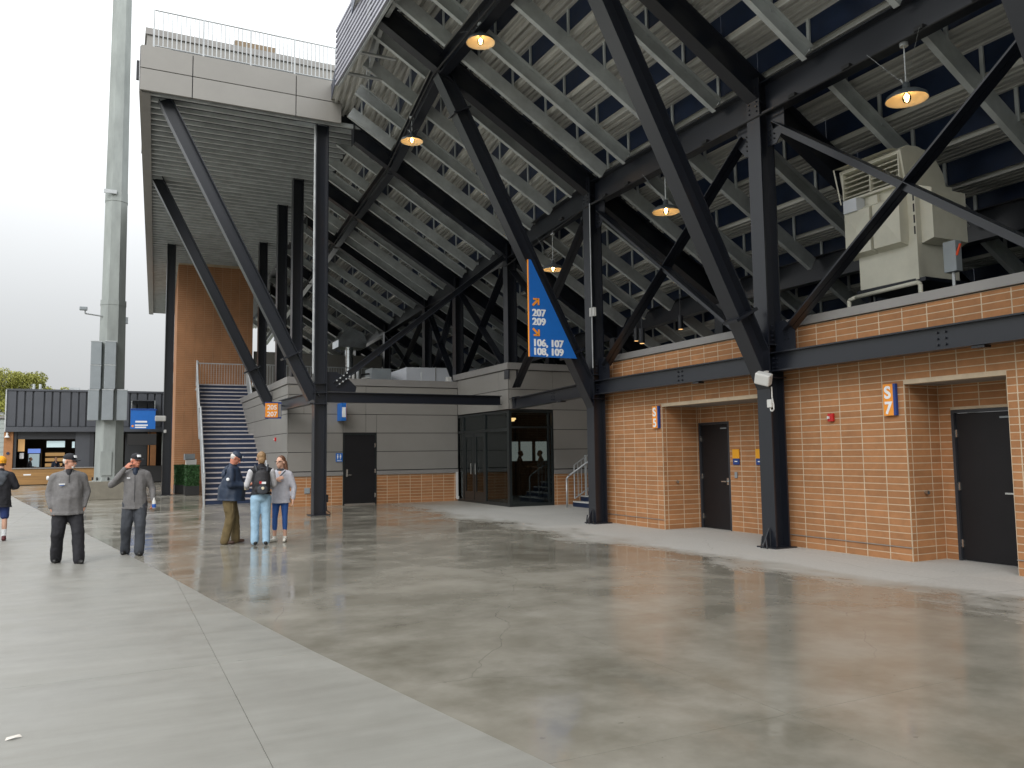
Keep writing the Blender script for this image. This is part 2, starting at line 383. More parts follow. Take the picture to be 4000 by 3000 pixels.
# ================================================================ BRICKS
BL, BH, JT, VJ = .4064, .1016, .0130, .0185
class Bricks:
    def __init__(s): s.items = []
    def field(s, o, u, L, z0, z1, holes=(), phase=0., nrm=(0, 0, 1)):
        """o = (x,y) start of wall line, u = unit direction, holes (a0,a1,z0,z1) along the wall"""
        nz_ = int(math.ceil((z1-z0)/BH-1e-6)); a_start = -((BL-phase) % BL)
        for j in range(nz_):
            za, zb = z0+j*BH, min(z0+(j+1)*BH, z1)
            a = a_start
            while a < L-1e-6:
                segs = [(max(a, 0), min(a+BL, L))]
                for (h0, h1, hz0, hz1) in holes:
                    if zb > hz0+.02 and za < hz1-.02:
                        ns = []
                        for p, q in segs:
                            if h1 <= p or h0 >= q: ns.append((p, q))
                            else:
                                if h0 > p+.02: ns.append((p, h0))
                                if h1 < q-.02: ns.append((h1, q))
                        segs = ns
                for p, q in segs:
                    if q-p > .03: s.items.append((o, u, p, q, za, zb))
                a += BL
    def build(s, parent, limit=300, depth=.05, proud=.003, inframe=None):
        cx = []
        for it in s.items:
            o, u, p, q, za, zb = it; m_ = (p+q)/2
            x, y, z = o[0]+u[0]*m_, o[1]+u[1]*m_, (za+zb)/2
            d = math.sqrt(x*x+y*y+(z-1.65)**2)
            if inframe and not inframe(x, y, z): d += 1000
            cx.append((d, it))
        cx.sort(key=lambda t: t[0])
        full = MB().box(-(BL-VJ)/2, (BL-VJ)/2, -proud, depth, -(BH-JT)/2, (BH-JT)/2).mesh('brick', 'brick')
        rest = MB()
        for k, (d, (o, u, p, q, za, zb)) in enumerate(cx):
            w_, h = q-p-VJ, zb-za-JT
            mx, my, mz = o[0]+u[0]*(p+q)/2, o[1]+u[1]*(p+q)/2, (za+zb)/2
            ang = math.atan2(u[1], u[0])
            if k < limit:
                me = full if abs(q-p-BL) < 1e-4 and abs(zb-za-BH) < 1e-4 else MB().box(-w_/2, w_/2, -proud, depth, -h/2, h/2).mesh('brick', 'brick')
                ob = link('brick', me, None, parent, loc=(mx, my, mz)); ob.rotation_euler = (0, 0, ang)
            else:
                c, s_ = math.cos(ang), math.sin(ang); k0 = MB().box(-w_/2, w_/2, -proud, depth, -h/2, h/2)
                rest.add([(mx+c*x-s_*y, my+s_*x+c*y, mz+z) for x, y, z in k0.v], k0.f)
        if rest.v: tag(rest.obj('bricks', 'brick', parent), kind='stuff')
# wall lines run so that the outward normal is u rotated by -90 degrees: local -y. u=(0,-1): outward = -x ; u=(1,0): outward = -y
WX = 10.41
bb = empty('brick_building', (WX, 9, 0)); 
tag(bb, 'low orange brick building with stack bonded bricks and two recessed doorways under the stand', 'building')
bb.location = (0, 0, 0)
WE, WS = 16.1, -1.0   # wall from y=WE (far) to WS (near)
ZT = 3.72
# body (mortar colour) built of solid pieces around the recesses
def slab_x(mb, y0, y1, z0, z1, x0=WX, x1=WX+.12): mb.box(x0, x1, y0, y1, z0, z1)
RA = (11.0, 13.90, 2.58, 11.38)    # S5 recess y0,y1,ztop,xback
RB = (6.52, 8.04, 2.58, 11.15)     # S7 recess
wall = MB()
slab_x(wall, RA[1], WE, 0, ZT); slab_x(wall, RB[1], RA[0], 0, ZT); slab_x(wall, WS, RB[0], 0, ZT)
slab_x(wall, RA[0], RA[1], RA[2], ZT); slab_x(wall, RB[0], RB[1], RB[2], ZT)
D5 = (12.98, 13.86, 2.19); D7 = (6.88, 7.80, 2.15)
for (y0, y1, zt, xb), dd in ((RA, D5), (RB, D7)):
    wall.box(WX+.12, xb+.1, y1, y1+.1, 0, zt+.1); wall.box(WX+.12, xb+.1, y0-.1, y0, 0, zt+.1)   # side returns
    wall.box(xb, xb+.1, y0, dd[0]-.04, 0, zt); wall.box(xb, xb+.1, dd[1]+.04, y1, 0, zt) if y1-dd[1] > .05 else None
    wall.box(xb, xb+.1, dd[0]-.04, min(dd[1]+.04, y1), dd[2]+.05, zt)
wall.box(WX+.12, 20, WE-.12, WE, 0, ZT)                     # far end wall
wall.obj('wall', 'mortar', bb)
rs = MB(); rs.box(WX+.01, RA[3]+.1, RA[0], RA[1], RA[2]+.001, RA[2]+.05); rs.box(WX+.01, RB[3]+.1, RB[0], RB[1], RB[2]+.001, RB[2]+.05)
rs.obj('recess_soffit', 'soffit_white', bb)
br = Bricks()
Lw = WE-WS
def A(y): return WE-y
br.field((WX, WE), (0, -1), Lw, 0, ZT, holes=[(A(RA[1]), A(RA[0]), -1, RA[2]), (A(RB[1]), A(RB[0]), -1, RB[2])], phase=(WE-10.04) % BL)
br.field((WX+.008, RA[1]), (1, 0), RA[3]-WX-.008, 0, RA[2], phase=.10)
br.field((WX+.008, RB[1]), (1, 0), RB[3]-WX-.008, 0, RB[2], phase=.10)
br.field((RA[3], RA[1]), (0, -1), RA[1]-RA[0], 0, RA[2], holes=[(RA[1]-D5[1]-.04, RA[1]-D5[0]+.04, -1, D5[2]+.05)], phase=.08)
br.field((RB[3], RB[1]), (0, -1), RB[1]-RB[0], 0, RB[2], holes=[(RB[1]-D7[1]-.04, RB[1]-D7[0]+.04, -1, D7[2]+.05)], phase=.24)
br.field((20, WE), (-1, 0), 20-WX, 0, ZT, phase=0)
br.build(bb, 300, inframe=lambda x, y, z: y > 6.2)
cp = MB(); cp.box(WX-.045, WX+.28, WS, WE+.04, ZT+.012, ZT+.155); cp.box(WX+.28, 20, WE-.28, WE+.04, ZT+.012, ZT+.155)
cp.obj('coping', 'coping', bb, bevel=.006)
for ya, yb in ((RA[1], WE), (RB[1], RA[0]), (WS, RB[0])): MB().box(WX-.0185, WX-.004, ya, yb, .197, .206).obj('flashing', 'coping', bb)
roof = MB(); roof.box(WX+.28, 20, WS, WE-.28, 3.45, 3.52); roof.obj('roof', 'dark_inside', bb)
def flush_door(parent, x, y0, y1, zt, hinge_far=True, handle=True):
    f = MB(); t = .045
    f.box(x-.02, x+.07, y1, y1+t-.004, 0, zt+t); f.box(x-.02, x+.07, y0-t+.004, y0, 0, zt+t); f.box(x-.02, x+.07, y0, y1, zt, zt+t)
    f.obj('door_frame', 'dark_soffit', parent)
    d = MB(); d.box(x+.02, x+.06, y0+.004, y1-.004, .012, zt-.004); dr = d.obj('door', 'door_black', parent, bevel=.003)
    for z in (.25, zt/2, zt-.3):
        MB().box(x-.004, x+.019, y1-.03, y1-.002, z-.055, z+.055).obj('hinge', 'steel', dr)
    if handle:
        h = MB(); h.tube((x+.02, y0+.07, 1.0), (x-.05, y0+.07, 1.0), .013); h.box(x-.06, x-.04, y0+.05, y0+.19, .988, 1.012); h.box(x+.012, x+.019, y0+.04, y0+.1, .93, 1.07)
        h.obj('handle', 'steel', dr)
    MB().box(x-.001, x+.019, y0+.06, y0+.24, zt-.10, zt-.075).obj('door_closer', 'grey_box', dr)
    return dr
flush_door(bb, RA[3]+.01, D5[0], D5[1], D5[2]); flush_door(bb, RB[3]+.01, D7[0], D7[1], D7[2])
for yy in ((RA[1], 'a'), (RB[1], 'b')):      # hose bibs on the recess returns
    h = MB(); y = yy[0]; h.tube((WX+.33, y-.008, .99), (WX+.33, y-.05, .99), .022, 10); h.tube((WX+.33, y-.05, .99), (WX+.33, y-.065, .99), .03, 10)
    h.obj('wall_tap', 'steel', bb)

# ================================================================ GREY PANEL BUILDING
gb = empty('grey_building', (0, 0, 0)); tag(gb, 'grey metal panelled building with brick base, black door and glazed corner entrance', 'building')
GX0, GY, GX1, VY = 4.98, 26.3, 10.86, 22.2
core = MB(); core.box(GX0+.03, 10.89, GY+.03, GY+.2, 0, 4.05); core.box(GX0+.03, GX0+.2, GY+.2, 38, 0, 4.05)
core.box(10.9, 11.0, VY+.03, GY+.03, 2.98, 4.3); core.box(10.9, 24, VY+.03, VY+.2, 2.98, 4.3); core.box(12.5, 24, VY+.03, VY+.2, 0, 2.98)
core.obj('wall', 'dark_inside', gb)
rf = MB(); rf.box(GX0+.2, 10.9, GY+.2, 38, 3.85, 3.93); rf.box(11, 24, VY+.2, 34, 4.0, 4.08); rf.obj('roof', 'dark_soffit', gb)
def panels_y(x0, x1, y, zs, xs, par):     # facing -y
    for za, zb in zip(zs, zs[1:]):
        ed = [x for x in xs if x0 < x < x1]
        e = [x0]+ed+[x1]
        for a, b in zip(e, e[1:]): MB().box(a+.006, b-.006, y, y+.028, za+.009, zb-.009).obj('wall_panel', 'panel_grey', par, bevel=.003)
def panels_x(y0, y1, x, zs, ys, par):     # facing -x
    for za, zb in zip(zs, zs[1:]):
        e = [y0]+[y for y in ys if y0 < y < y1]+[y1]
        for a, b in zip(e, e[1:]): MB().box(x, x+.028, a+.006, b-.006, za+.009, zb-.009).obj('wall_panel', 'panel_grey', par, bevel=.003)
ZP = [1.12, 1.74, 2.36, 2.98, 3.60, 3.93]
DX0, DX1 = 6.83, 7.87
panels_y(GX0+.03, DX0-.05, GY, ZP[:4], [], gb); panels_y(DX1+.05, GX1, GY, ZP[:3], [], gb)
panels_y(DX1+.05, GX1, GY, [2.36, 2.98], [], gb); panels_y(DX0-.05, DX1+.05, GY, [2.37, 2.98], [7.55], gb)
panels_y(GX0+.03, GX1, GY, ZP[3:], [5.5, 7.55], gb)
panels_x(GY+.03, 37.9, GX0, [1.12, 1.74, 2.36, 2.98, 3.6, 3.93], [29.5, 33], gb)
cp = MB(); cp.box(GX0-.04, 10.87, GY-.04, GY+.24, 3.94, 4.17); cp.box(GX0-.04, GX0+.24, GY+.24, 38, 3.94, 4.17); cp.obj('coping', 'coping', gb, bevel=.006)
panels_x(VY+.03, GY-.01, 10.86, [2.98, 3.6, 4.2], [22.9], gb)
panels_y(10.89, 24, VY, [2.98, 3.6, 4.2], [12.42, 15.5, 18.6], gb)
panels_y(12.42, 24, VY, [1.12, 1.74, 2.36, 2.98], [15.5, 18.6], gb)
cp = MB(); cp.box(10.80, 11.08, VY-.06, GY+.3, 4.21, 4.42); cp.box(11.08, 24, VY-.06, VY+.22, 4.21, 4.42); cp.obj('coping', 'coping', gb, bevel=.006)
mb = MB(); mb.box(GX0+.012, DX0-.05, GY+.012, GY+.03, 0, 1.0); mb.box(DX1+.05, 10.86, GY+.012, GY+.03, 0, 1.0); mb.box(GX0+.012, GX0+.03, GY+.03, 38, 0, 1.0); mb.box(12.42, 24, VY+.012, VY+.03, 0, 1.0)
mb.obj('wainscot_backing', 'mortar', gb)
b2 = Bricks()
b2.field((GX0+.008, GY+.012), (1, 0), DX0-.05-GX0-.008, 0, .96, phase=.2); b2.field((DX1+.05, GY+.012), (1, 0), GX1-DX1-.05, 0, .96, phase=.37)
b2.field((12.42, VY+.012), (1, 0), 1.9, 0, .96, phase=.1); b2.field((GX0+.012, 37.9), (0, -1), 37.9-GY, 0, .96, phase=0)
b2.build(gb, 240)
ld = MB(); ld.box(GX0-.03, DX0-.05, GY-.03, GY+.03, .97, 1.10); ld.box(DX1+.05, 10.86, GY-.03, GY+.03, .97, 1.10); ld.box(GX0-.03, GX0+.02, GY+.03, 38, .97, 1.10); ld.box(12.42, 24, VY-.03, VY+.03, .97, 1.10)
ld.obj('ledge', 'coping', gb, bevel=.004)
MB().box(GX0+.01, GX0+.028, GY+.008, GY+.03, 1.10, 3.93).obj('corner_trim', 'panel_grey', gb)
# black service door
fr = MB(); fr.box(DX0-.045, DX0, GY-.015, GY+.06, 0, 2.34); fr.box(DX1, DX1+.045, GY-.015, GY+.06, 0, 2.34); fr.box(DX0, DX1, GY-.015, GY+.06, 2.295, 2.34); fr.obj('door_frame', 'frame_black', gb)
sd = MB().box(DX0+.004, DX1-.004, GY+.005, GY+.05, .05, 2.29).obj('door', 'door_black', gb)
MB().box(DX0+.0, DX1, GY-.02, GY+.05, .0, .045).obj('threshold', 'steel', gb)
h = MB(); h.box(DX0+.06, DX0+.12, GY-.008, GY+.004, .93, 1.17); h.tube((DX0+.09, GY, .98), (DX0+.09, GY-.06, .98), .013); h.box(DX0+.08, DX0+.22, GY-.07, GY-.052, .97, .992); h.obj('handle', 'steel', sd)
for z in (.3, 1.1, 1.95): MB().box(DX1-.03, DX1+.02, GY-.022, GY-.016, z-.07, z+.07).obj('hinge', 'steel', sd)
# glazed corner entrance
gf = MB(); T = .07
for y in (26.40, 25.82, 24.0): gf.box(10.86, 10.94, y-T/2, y+T/2, 0, 2.95)
gf.box(10.86, 10.95, 22.2, 22.34, 0, 2.95)
gf.box(10.865, 10.935, 22.34, 26.37, 2.885, 2.95); gf.box(10.865, 10.935, 22.34, 26.37, 0, .09); gf.box(10.867, 10.933, 22.34, 26.37, 2.33, 2.41)
for x in (12.25, 12.385): gf.box(x-.028, x+.028, 22.2, 22.28, 0, 2.95)
gf.box(10.95, 12.36, 22.205, 22.275, 2.885, 2.95); gf.box(10.95, 12.36, 22.205, 22.275, 0, .09); gf.box(10.95, 12.36, 22.207, 22.273, 2.40, 2.46)
gf.obj('mullion_frame', 'frame_black', gb)
for y0, y1, z0, z1 in ((25.86, 26.36, .09, 2.33), (25.86, 26.36, 2.41, 2.885), (24.04, 25.78, 2.41, 2.885), (22.34, 23.96, .09, 2.33), (22.34, 23.96, 2.41, 2.885)):
    MB().box(10.897, 10.905, y0, y1, z0, z1).obj('glass_pane', 'glass', gb)
for x0, x1, z0, z1 in ((10.95, 12.22, .09, 2.40), (10.95, 12.22, 2.46, 2.885), (12.28, 12.355, .09, 2.4)):
    MB().box(x0, x1, 22.236, 22.244, z0, z1).obj('glass_pane', 'glass', gb)
for y0, y1 in ((24.05, 24.89), (24.93, 25.77)):
    d = MB(); d.box(10.875, 10.925, y0, y0+.12, .095, 2.32); d.box(10.875, 10.925, y1-.12, y1, .095, 2.32); d.box(10.875, 10.925, y0+.12, y1-.12, 2.2, 2.32); d.box(10.875, 10.925, y0+.12, y1-.12, .095, .36)
    dd = d.obj('entrance_door', 'frame_black', gb)
    MB().box(10.897, 10.905, y0+.12, y1-.12, .36, 2.2).obj('glass_pane', 'glass', dd)
    yy = y0+.16 if y0 > 24.5 else y1-.16
    MB().path([(10.87, yy, .95), (10.83, yy, .95), (10.83, yy, 1.3), (10.87, yy, 1.3)], .012).obj('pull_handle', 'steel', dd)
# inside the entrance
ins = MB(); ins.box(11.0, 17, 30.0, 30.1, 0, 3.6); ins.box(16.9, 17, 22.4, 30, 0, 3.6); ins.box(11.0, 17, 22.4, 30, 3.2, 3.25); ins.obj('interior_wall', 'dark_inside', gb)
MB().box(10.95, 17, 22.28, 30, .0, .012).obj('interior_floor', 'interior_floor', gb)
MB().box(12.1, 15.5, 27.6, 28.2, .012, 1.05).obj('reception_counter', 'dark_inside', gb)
for x in (14.55, 15.2, 15.9): MB().box(x, x+.52, 29.96, 29.99, 1.3, 2.1).obj('rear_window', 'rear_window', gb)  # panes on a solid wall, daylight put in as their glow
MB().box(11.55, 12.0, 24.0, 24.06, 2.74, 2.80).obj('ceiling_light', 'interior_light', gb); MB().box(12.6, 12.65, 25.4, 25.9, 2.75, 2.8).obj('ceiling_light', 'interior_light', gb)
ds = MB(); ds.box(10.76, 10.84, 26.24, 26.285, .1, 1.0); ds.box(10.76, 10.84, 26.17, 26.24, .06, .16); ds.obj('downspout', 'white_plastic', gb)

# ================================================================ GRANDSTAND
gs = empty('grandstand', (0, 0, 0)); tag(gs, 'steel grandstand seen from below, navy risers, ribbed treads, black rakers and columns', 'grandstand')
SP = [(10.1, -6.4), (10.1, -.8), (10.1, 4.7), (10.1, 10.4), (10.1, 16.0), (11.0, 22.3), (11.35, 27.4), (11.65, 31.5), (12.2, 38.8), (12.7, 46), (13.3, 54), (13.9, 62)]   # column line
def spx(i, s): return (SP[i][0]-s, SP[i][1])
SL = .60; RUN = .81; RISE = RUN*SL
def topz(s): return 8.2+SL*s
S_UP, S_DN = 5.45, -9.2
NUP = 6; ZR0 = topz(0)+RISE+.012
# treads and risers, per bay
def pt(i, t, s): a, b = SP[i], SP[i+1]; return Vector((a[0]+(b[0]-a[0])*t-s, a[1]+(b[1]-a[1])*t, 0))
rows = range(-11, 7)
for i in range(len(SP)-1):
    a, b = SP[i], SP[i+1]; sk = b[0]-a[0]; ly = b[1]-a[1]
    tm = MB()
    # ribbed underside: three planks of hollow ribs across the tread depth
    n = 5; pitch = (RUN-.01)/n
    pr = []
    for k in range(n):
        x = -k*pitch
        deep = .085 if k % 2 == 0 else .06
        pr += [(x, 0), (x-pitch*.5, 0), (x-pitch*.5, deep), (x-pitch+.0015, deep)]
    pr = [(-.0, .10)]+pr+[(-RUN+.01, .10)]
    vs = [(x, 0.006, z) for x, z in pr]+[(x+sk, ly-.006, z) for x, z in pr]; m_ = len(pr)
    tm.add(vs, [(k, (k+1) % m_, m_+(k+1) % m_, m_+k) for k in range(m_)]+[tuple(range(m_)), tuple(range(2*m_-1, m_-1, -1))])
    tme = tm.mesh('tread_plank', 'tread_alu')
    rm = MB(); vs = []
    for (dx, dy, z) in ((0, 0, .06), (.012, 0, .06), (.012, 0, RISE+.02), (0, 0, RISE+.02)): vs.append((dx, dy+.004, z))
    for (dx, dy, z) in ((0, 0, .06), (.012, 0, .06), (.012, 0, RISE+.02), (0, 0, RISE+.02)): vs.append((dx+sk, ly-.004, z))
    rm.add(vs, [(0, 1, 5, 4), (1, 2, 6, 5), (2, 3, 7, 6), (3, 0, 4, 7), (0, 3, 2, 1), (4, 5, 6, 7)]); rme = rm.mesh('riser_panel', 'riser_navy')
    for r_ in rows:
        s = r_*RUN
        if i == 4 and r_ > 6: continue
        link('tread_plank', tme, None, gs, loc=(a[0]-s, a[1], ZR0+r_*RISE))
        link('riser_panel', rme, None, gs, loc=(a[0]-s-RUN-.006, a[1], ZR0+r_*RISE))
# rakers (black) at each column, I-sections in the sloped plane
RD = .46
for i in range(1, len(SP)-1):
    a = SP[i]; up = (SL, 0, 1)
    s0 = S_UP if i < 5 else 5.0
    q = lambda s: Vector((a[0]-s, a[1], topz(s)-.27))
    MB().ibeam(q(s0), q(S_DN), RD, .26, up=(0, 0, 1), cut0=(q(s0), (1, 0, 0))).obj('raker', 'black_steel', gs)
    if s0: MB().box(a[0]-s0-.02, a[0]-s0, a[1]-.14, a[1]+.14, topz(s0)-.62, topz(s0)+.55).obj('raker_end_post', 'black_steel', gs)
# galvanised stringers
def stringer(i, t, flip, s0=5.2, s1=S_DN, d=.31):
    p = pt(i, t, 0)
    q = lambda s: Vector((p.x-s, p.y, topz(s)-d/2-.045))
    parts = [(s0, 3.95), (3.6, .12), (-.15, -3.75), (-4.05, s1)]
    for u, v in parts:
        MB().chan(q(u), q(v), d, .10, flip=flip, t=.012).obj('stringer', 'galv', gs)
    br_ = MB()
    for r_ in range(-10, 7):     # a post at each riser carries the tread above
        s = r_*RUN
        if s > s0+.3 or s < s1: continue
        if i <= 4: link('seat_post', POST, None, gs, loc=(p.x-s, p.y, topz(s))); continue
        x = p.x-s
        br_.box(x-.045, x-.012, p.y-.03, p.y-.006, topz(s)-.06, ZR0+r_*RISE+.02); br_.box(x-.045, x-.025, p.y-.006, p.y+.03, topz(s)-.06, ZR0+r_*RISE+.02)
    if br_.v: tag(br_.obj('seat_posts', 'galv', gs), kind='stuff')
pm_ = MB().prof([(-.030, -.045), (.030, -.045), (.030, -.025), (-.010, -.025), (-.010, -.012), (-.030, -.012)], (0, 0, -.06), (0, 0, RISE+.03), up=(1, 0, 0))
POST = pm_.mesh('seat_post', 'galv')
for i, ts in ((1, (.3, .7)), (2, (.15, .47, .79)), (3, (.18, .43, .71, .86)), (4, (.14, .36, .62, .84)), (5, (.25, .55, .8)), (6, (.3, .6, .85)), (7, (.2, .5, .8)), (8, (.3, .7)), (9, (.3, .7)), (10, (.5,))):
    for k, t in enumerate(ts): stringer(i, t, 1 if k % 2 == 0 else -1)
# horizontal steel bracing under the treads
# main longitudinal beams
MZ0, MZ1 = 7.48, 8.04
for i in range(1, len(SP)-1):
    a, b = Vector((*SP[i], 0)), Vector((*SP[i+1], 0)); d = (b-a).normalized()
    z = (MZ0+MZ1)/2 + (.22 if i >= 5 else 0); z1_ = (MZ0+MZ1)/2 + (.22 if i >= 4 else 0)
    MB().ibeam(a+d*.17+Vector((0, 0, z)), b-d*.17+Vector((0, 0, z1_)), MZ1-MZ0, .26).obj('main_beam', 'black_steel', gs)
    off = Vector((3.9, 0, 0))
    MB().ibeam(a+off+d*.14+Vector((0, 0, 5.64)), b+off-d*.14+Vector((0, 0, 5.64)), .56, .24).obj('inner_beam', 'black_steel', gs)
    off = Vector((-3.82, 0, 0)); zo = topz(3.82)-.36
    MB().ibeam(a+off+d*.14+Vector((0, 0, zo)), b+off-d*.14+Vector((0, 0, zo)), .42, .22).obj('outer_beam', 'black_steel', gs)
    # conduit along outer beam
    o2 = Vector((-4.02, 0, 0))
    MB().tube(a+o2+Vector((0, 0, zo-.2)), b+o2+Vector((0, 0, zo-.2)), .022, 6).obj('conduit', 'dark_rubber', gs)
    if i < 5:
        o3 = Vector((-.16, 0, 0)); MB().tube(a+o3+Vector((0, 0, MZ0-.035)), b+o3+Vector((0, 0, MZ0-.035)), .018, 6).obj('conduit', 'dark_rubber', gs)
for yy in (6.2, 7.05, 8.3, 9.4, 11.6, 12.5, 14.2, 15.1, 17.1): MB().box(10.1-.20, 10.1-.12, yy, yy+.14, MZ0-.03, MZ0+.03).obj('beam_clamp', 'dark_rubber', gs)
# columns
def bolts(mb, base, du, dv, nu, nv, r=.016, nrm=Vector((-1, 0, 0)), h=.018):
    for i in range(nu):
        for j in range(nv):
            c = Vector(base)+Vector(du)*i+Vector(dv)*j; mb.tube(c, c+nrm*h, r, 6)
for i in range(1, len(SP)-1):
    x, y = SP[i]; zt = topz(0)-.05
    z0 = 0 if i <= 4 else 3.9
    if i >= 7: z0 = 4.7
    c = MB().ibeam((x, y, z0+.02), (x, y, zt), .32, .31, up=(1, 0, 0), tf=.028, tw=.02).obj('column', 'black_steel', gs)
    if i <= 4:
        MB().box(x-.24, x+.24, y-.22, y+.22, 0, .022).obj('base_plate', 'black_steel', c)
        gp = MB(); gp.add([(x-.18, y-.03, .02), (x-.34, y-.03, .02), (x-.18, y-.03, .33), (x-.18, y-.01, .02), (x-.34, y-.01, .02), (x-.18, y-.01, .33)], [(0, 1, 2), (5, 4, 3), (0, 3, 4, 1), (1, 4, 5, 2), (2, 5, 3, 0)])
        gp.tube((x-.31, y-.10, .0), (x-.29, y-.06, .16), .016, 6); gp.tube((x-.29, y+.06, .0), (x-.27, y+.04, .2), .016, 6); gp.obj('base_gusset', 'black_steel', c)
        for zz in (2.86, 3.42): MB().box(x-.19, x+.19, y-.18, y+.18, zz, zz+.02).obj('stiffener', 'black_steel', c)
        bo = MB(); bolts(bo, (x-.162, y-.09, 7.55), (0, .06, 0), (0, 0, .085), 1, 6); bolts(bo, (x-.162, y+.09, 7.55), (0, .06, 0), (0, 0, .085), 1, 6)
        bolts(bo, (x-.05, y-.17, 3.03), (.0, 0, 0), (0, 0, .08), 1, 3, nrm=Vector((-1, 0, 0)), h=.05); bolts(bo, (x-.05, y-.17, 3.5), (.0, 0, 0), (0, 0, .08), 1, 4, h=.05)
        bolts(bo, (x-.02, y-.22, 3.03), (0, -.1, 0), (0, 0, .08), 1, 3, nrm=Vector((-1, 0, 0)), h=.03)
        bo.obj('bolts', 'black_steel', c, smooth=False)
    # inner and outer lines
    MB().ibeam((x+3.9, y, 0 if i < 5 else 3.9), (x+3.9, y, 5.4), .3, .3, up=(1, 0, 0)).obj('inner_column', 'black_steel', gs)
# lower beam on the brick line, between columns
for i in range(1, 5):
    a, b = Vector((*SP[i], 0)), Vector((*SP[i+1], 0)); d = (b-a).normalized()
    if i == 4: b = a+d*((22.15-a.y)/d.y)
    lb = MB().ibeam(a+d*.17+Vector((-.02, 0, 3.13)), b-d*.02+Vector((-.02, 0, 3.13)), .33, .2).obj('lower_beam', 'black_steel', gs)
    bo = MB(); mpt = a+d*((b-a).length*.42)
    for k in range(2):
        bolts(bo, mpt+Vector((-.035, k*.12, 3.04)), (0, 0, 0), (0, 0, .085), 1, 3, r=.017)
    bo.obj('bolts', 'black_steel', lb)
    mpt2 = a+d*((b-a).length*.32)
    MB().box(mpt2.x-.09, mpt2.x+.05, mpt2.y, mpt2.y+.18, 2.93, 2.96).obj('beam_bracket', 'black_steel', lb)
# big struts from the foot of each column up to the outer beam
for i in range(1, 5):
    x, y = SP[i]; p0 = Vector((x-.12, y, 2.95)); p1 = Vector((x-3.82, y, topz(3.82)-.5)); d = (p1-p0).normalized()
    st = MB().ibeam(p0, p1, .33, .31, up=(-1, 0, 0), tf=.024, tw=.018, cut0=((x-.16, y, 3), (1, 0, 0))).obj('strut', 'black_steel', gs)
    c = p0+d*1.08; u = Vector((0, 1, 0)).cross(d).normalized()
    sp_ = MB().bar(c-d*.025, c+d*.025, .36, .52, up=u).obj('splice_plate', 'black_steel', st)
    c = p1-d*.9
    MB().bar(c-d*.02, c+d*.02, .36, .46, up=u).obj('splice_plate', 'black_steel', st)
# crossed bracing between the columns
def brace(pa, pb, m='black_steel', w_=.125, off=0):
    d = (pb-pa).normalized(); u = Vector((1, 0, 0)); mb = MB()
    mb.angle(pa+Vector((off+.008, 0, 0)), pb+Vector((off+.008, 0, 0)), w_, w_, up=(1, 0, 0), flip=1)
    mb.angle(pa+Vector((off-.008, 0, 0)), pb+Vector((off-.008, 0, 0)), w_, -w_, up=(1, 0, 0), flip=1)
    o = mb.obj('cross_brace', m, gs)
    return o
for i in range(1, 8):
    a, b = Vector((*SP[i], 0)), Vector((*SP[i+1], 0)); zl = 3.62 if i <= 4 else 4.4
    zh = 7.25 if i < 5 else 7.5
    d = (b-a).normalized()
    lo_a, hi_a = a+d*.42+Vector((0, 0, zl)), a+d*.42+Vector((0, 0, zh)); lo_b, hi_b = b-d*.42+Vector((0, 0, zl)), b-d*.42+Vector((0, 0, zh))
    brace(lo_a, hi_b, off=-.03); brace(lo_b, hi_a, off=.03)
    if i <= 4:
        for c0, sg, cc in ((a, 1, lo_a), (b, -1, lo_b)):
            if i == 4 and sg < 0: continue
            f = c0+d*sg*.17
            def tri(zb, zt, L):
                e = d*sg*L; t = Vector((.008, 0, 0)); vs = []
                for s_ in (-1, 1): vs += [f+t*s_+Vector((0, 0, zb)), f+e+t*s_+Vector((0, 0, zb)), f+e+t*s_+Vector((0, 0, zb+(zt-zb)*.6)), f+e*.5+t*s_+Vector((0, 0, zt)), f+t*s_+Vector((0, 0, zt))]
                return MB().add(vs, [(0, 1, 2, 3, 4), (9, 8, 7, 6, 5)]+[(k, (k+1) % 5, 5+(k+1) % 5, 5+k) for k in range(5)])
            g1 = tri(3.30, 3.82, .44).obj('gusset_plate', 'black_steel', gs); g2 = tri(7.47, 6.90, .40).obj('gusset_plate', 'black_steel', gs)
            bo = MB(); bolts(bo, f+d*sg*.07+Vector((-.01, 0, 7.0)), d*sg*.09, (0, 0, .085), 2, 4, r=.015); bo.obj('bolts', 'dark_rubber', g2)
            bo = MB(); bolts(bo, f+d*sg*.22+Vector((-.01, 0, 3.5)), d*sg*.07, (0, 0, .08), 2, 2, r=.015); bo.obj('bolts', 'black_steel', g1)
# the parapet of corrugated sheet along the top edge
PX = 4.62; e = MB(); y = -14.0; pr = []
zlo, zhi = 10.62, 12.1
ys = []
k = 0
n = 11; ph = (zhi-zlo)/n
pr = []
for k in range(n):
    z = zlo+k*ph; pr += [(0, z), (0, z+ph*.45), (.03, z+ph*.55), (.03, z+ph*.95)]
pr = [(.05, zlo)]+pr+[(.05, zhi)]
e.add([(PX+x, -14, z) for x, z in pr]+[(PX+x, 18.85, z) for x, z in pr], [(k, (k+1) % len(pr), len(pr)+(k+1) % len(pr), len(pr)+k) for k in range(len(pr))]+[tuple(range(len(pr))), tuple(range(2*len(pr)-1, len(pr)-1, -1))])
mat('corrugated', (.33, .33, .38), .4, .25, .08, 2)
e.obj('parapet_sheet', 'corrugated', gs)
MB().box(PX+.06, PX+.11, -14, 18.8, zlo-.04, zhi).obj('parapet_rail', 'galv', gs)
for yy in (17.2, 18.3, 14.5, 13): MB().tube((PX+.1, yy, 10.72), (PX+1.0, yy, 10.72), .04, 8).obj('parapet_stub', 'galv_bright', gs)
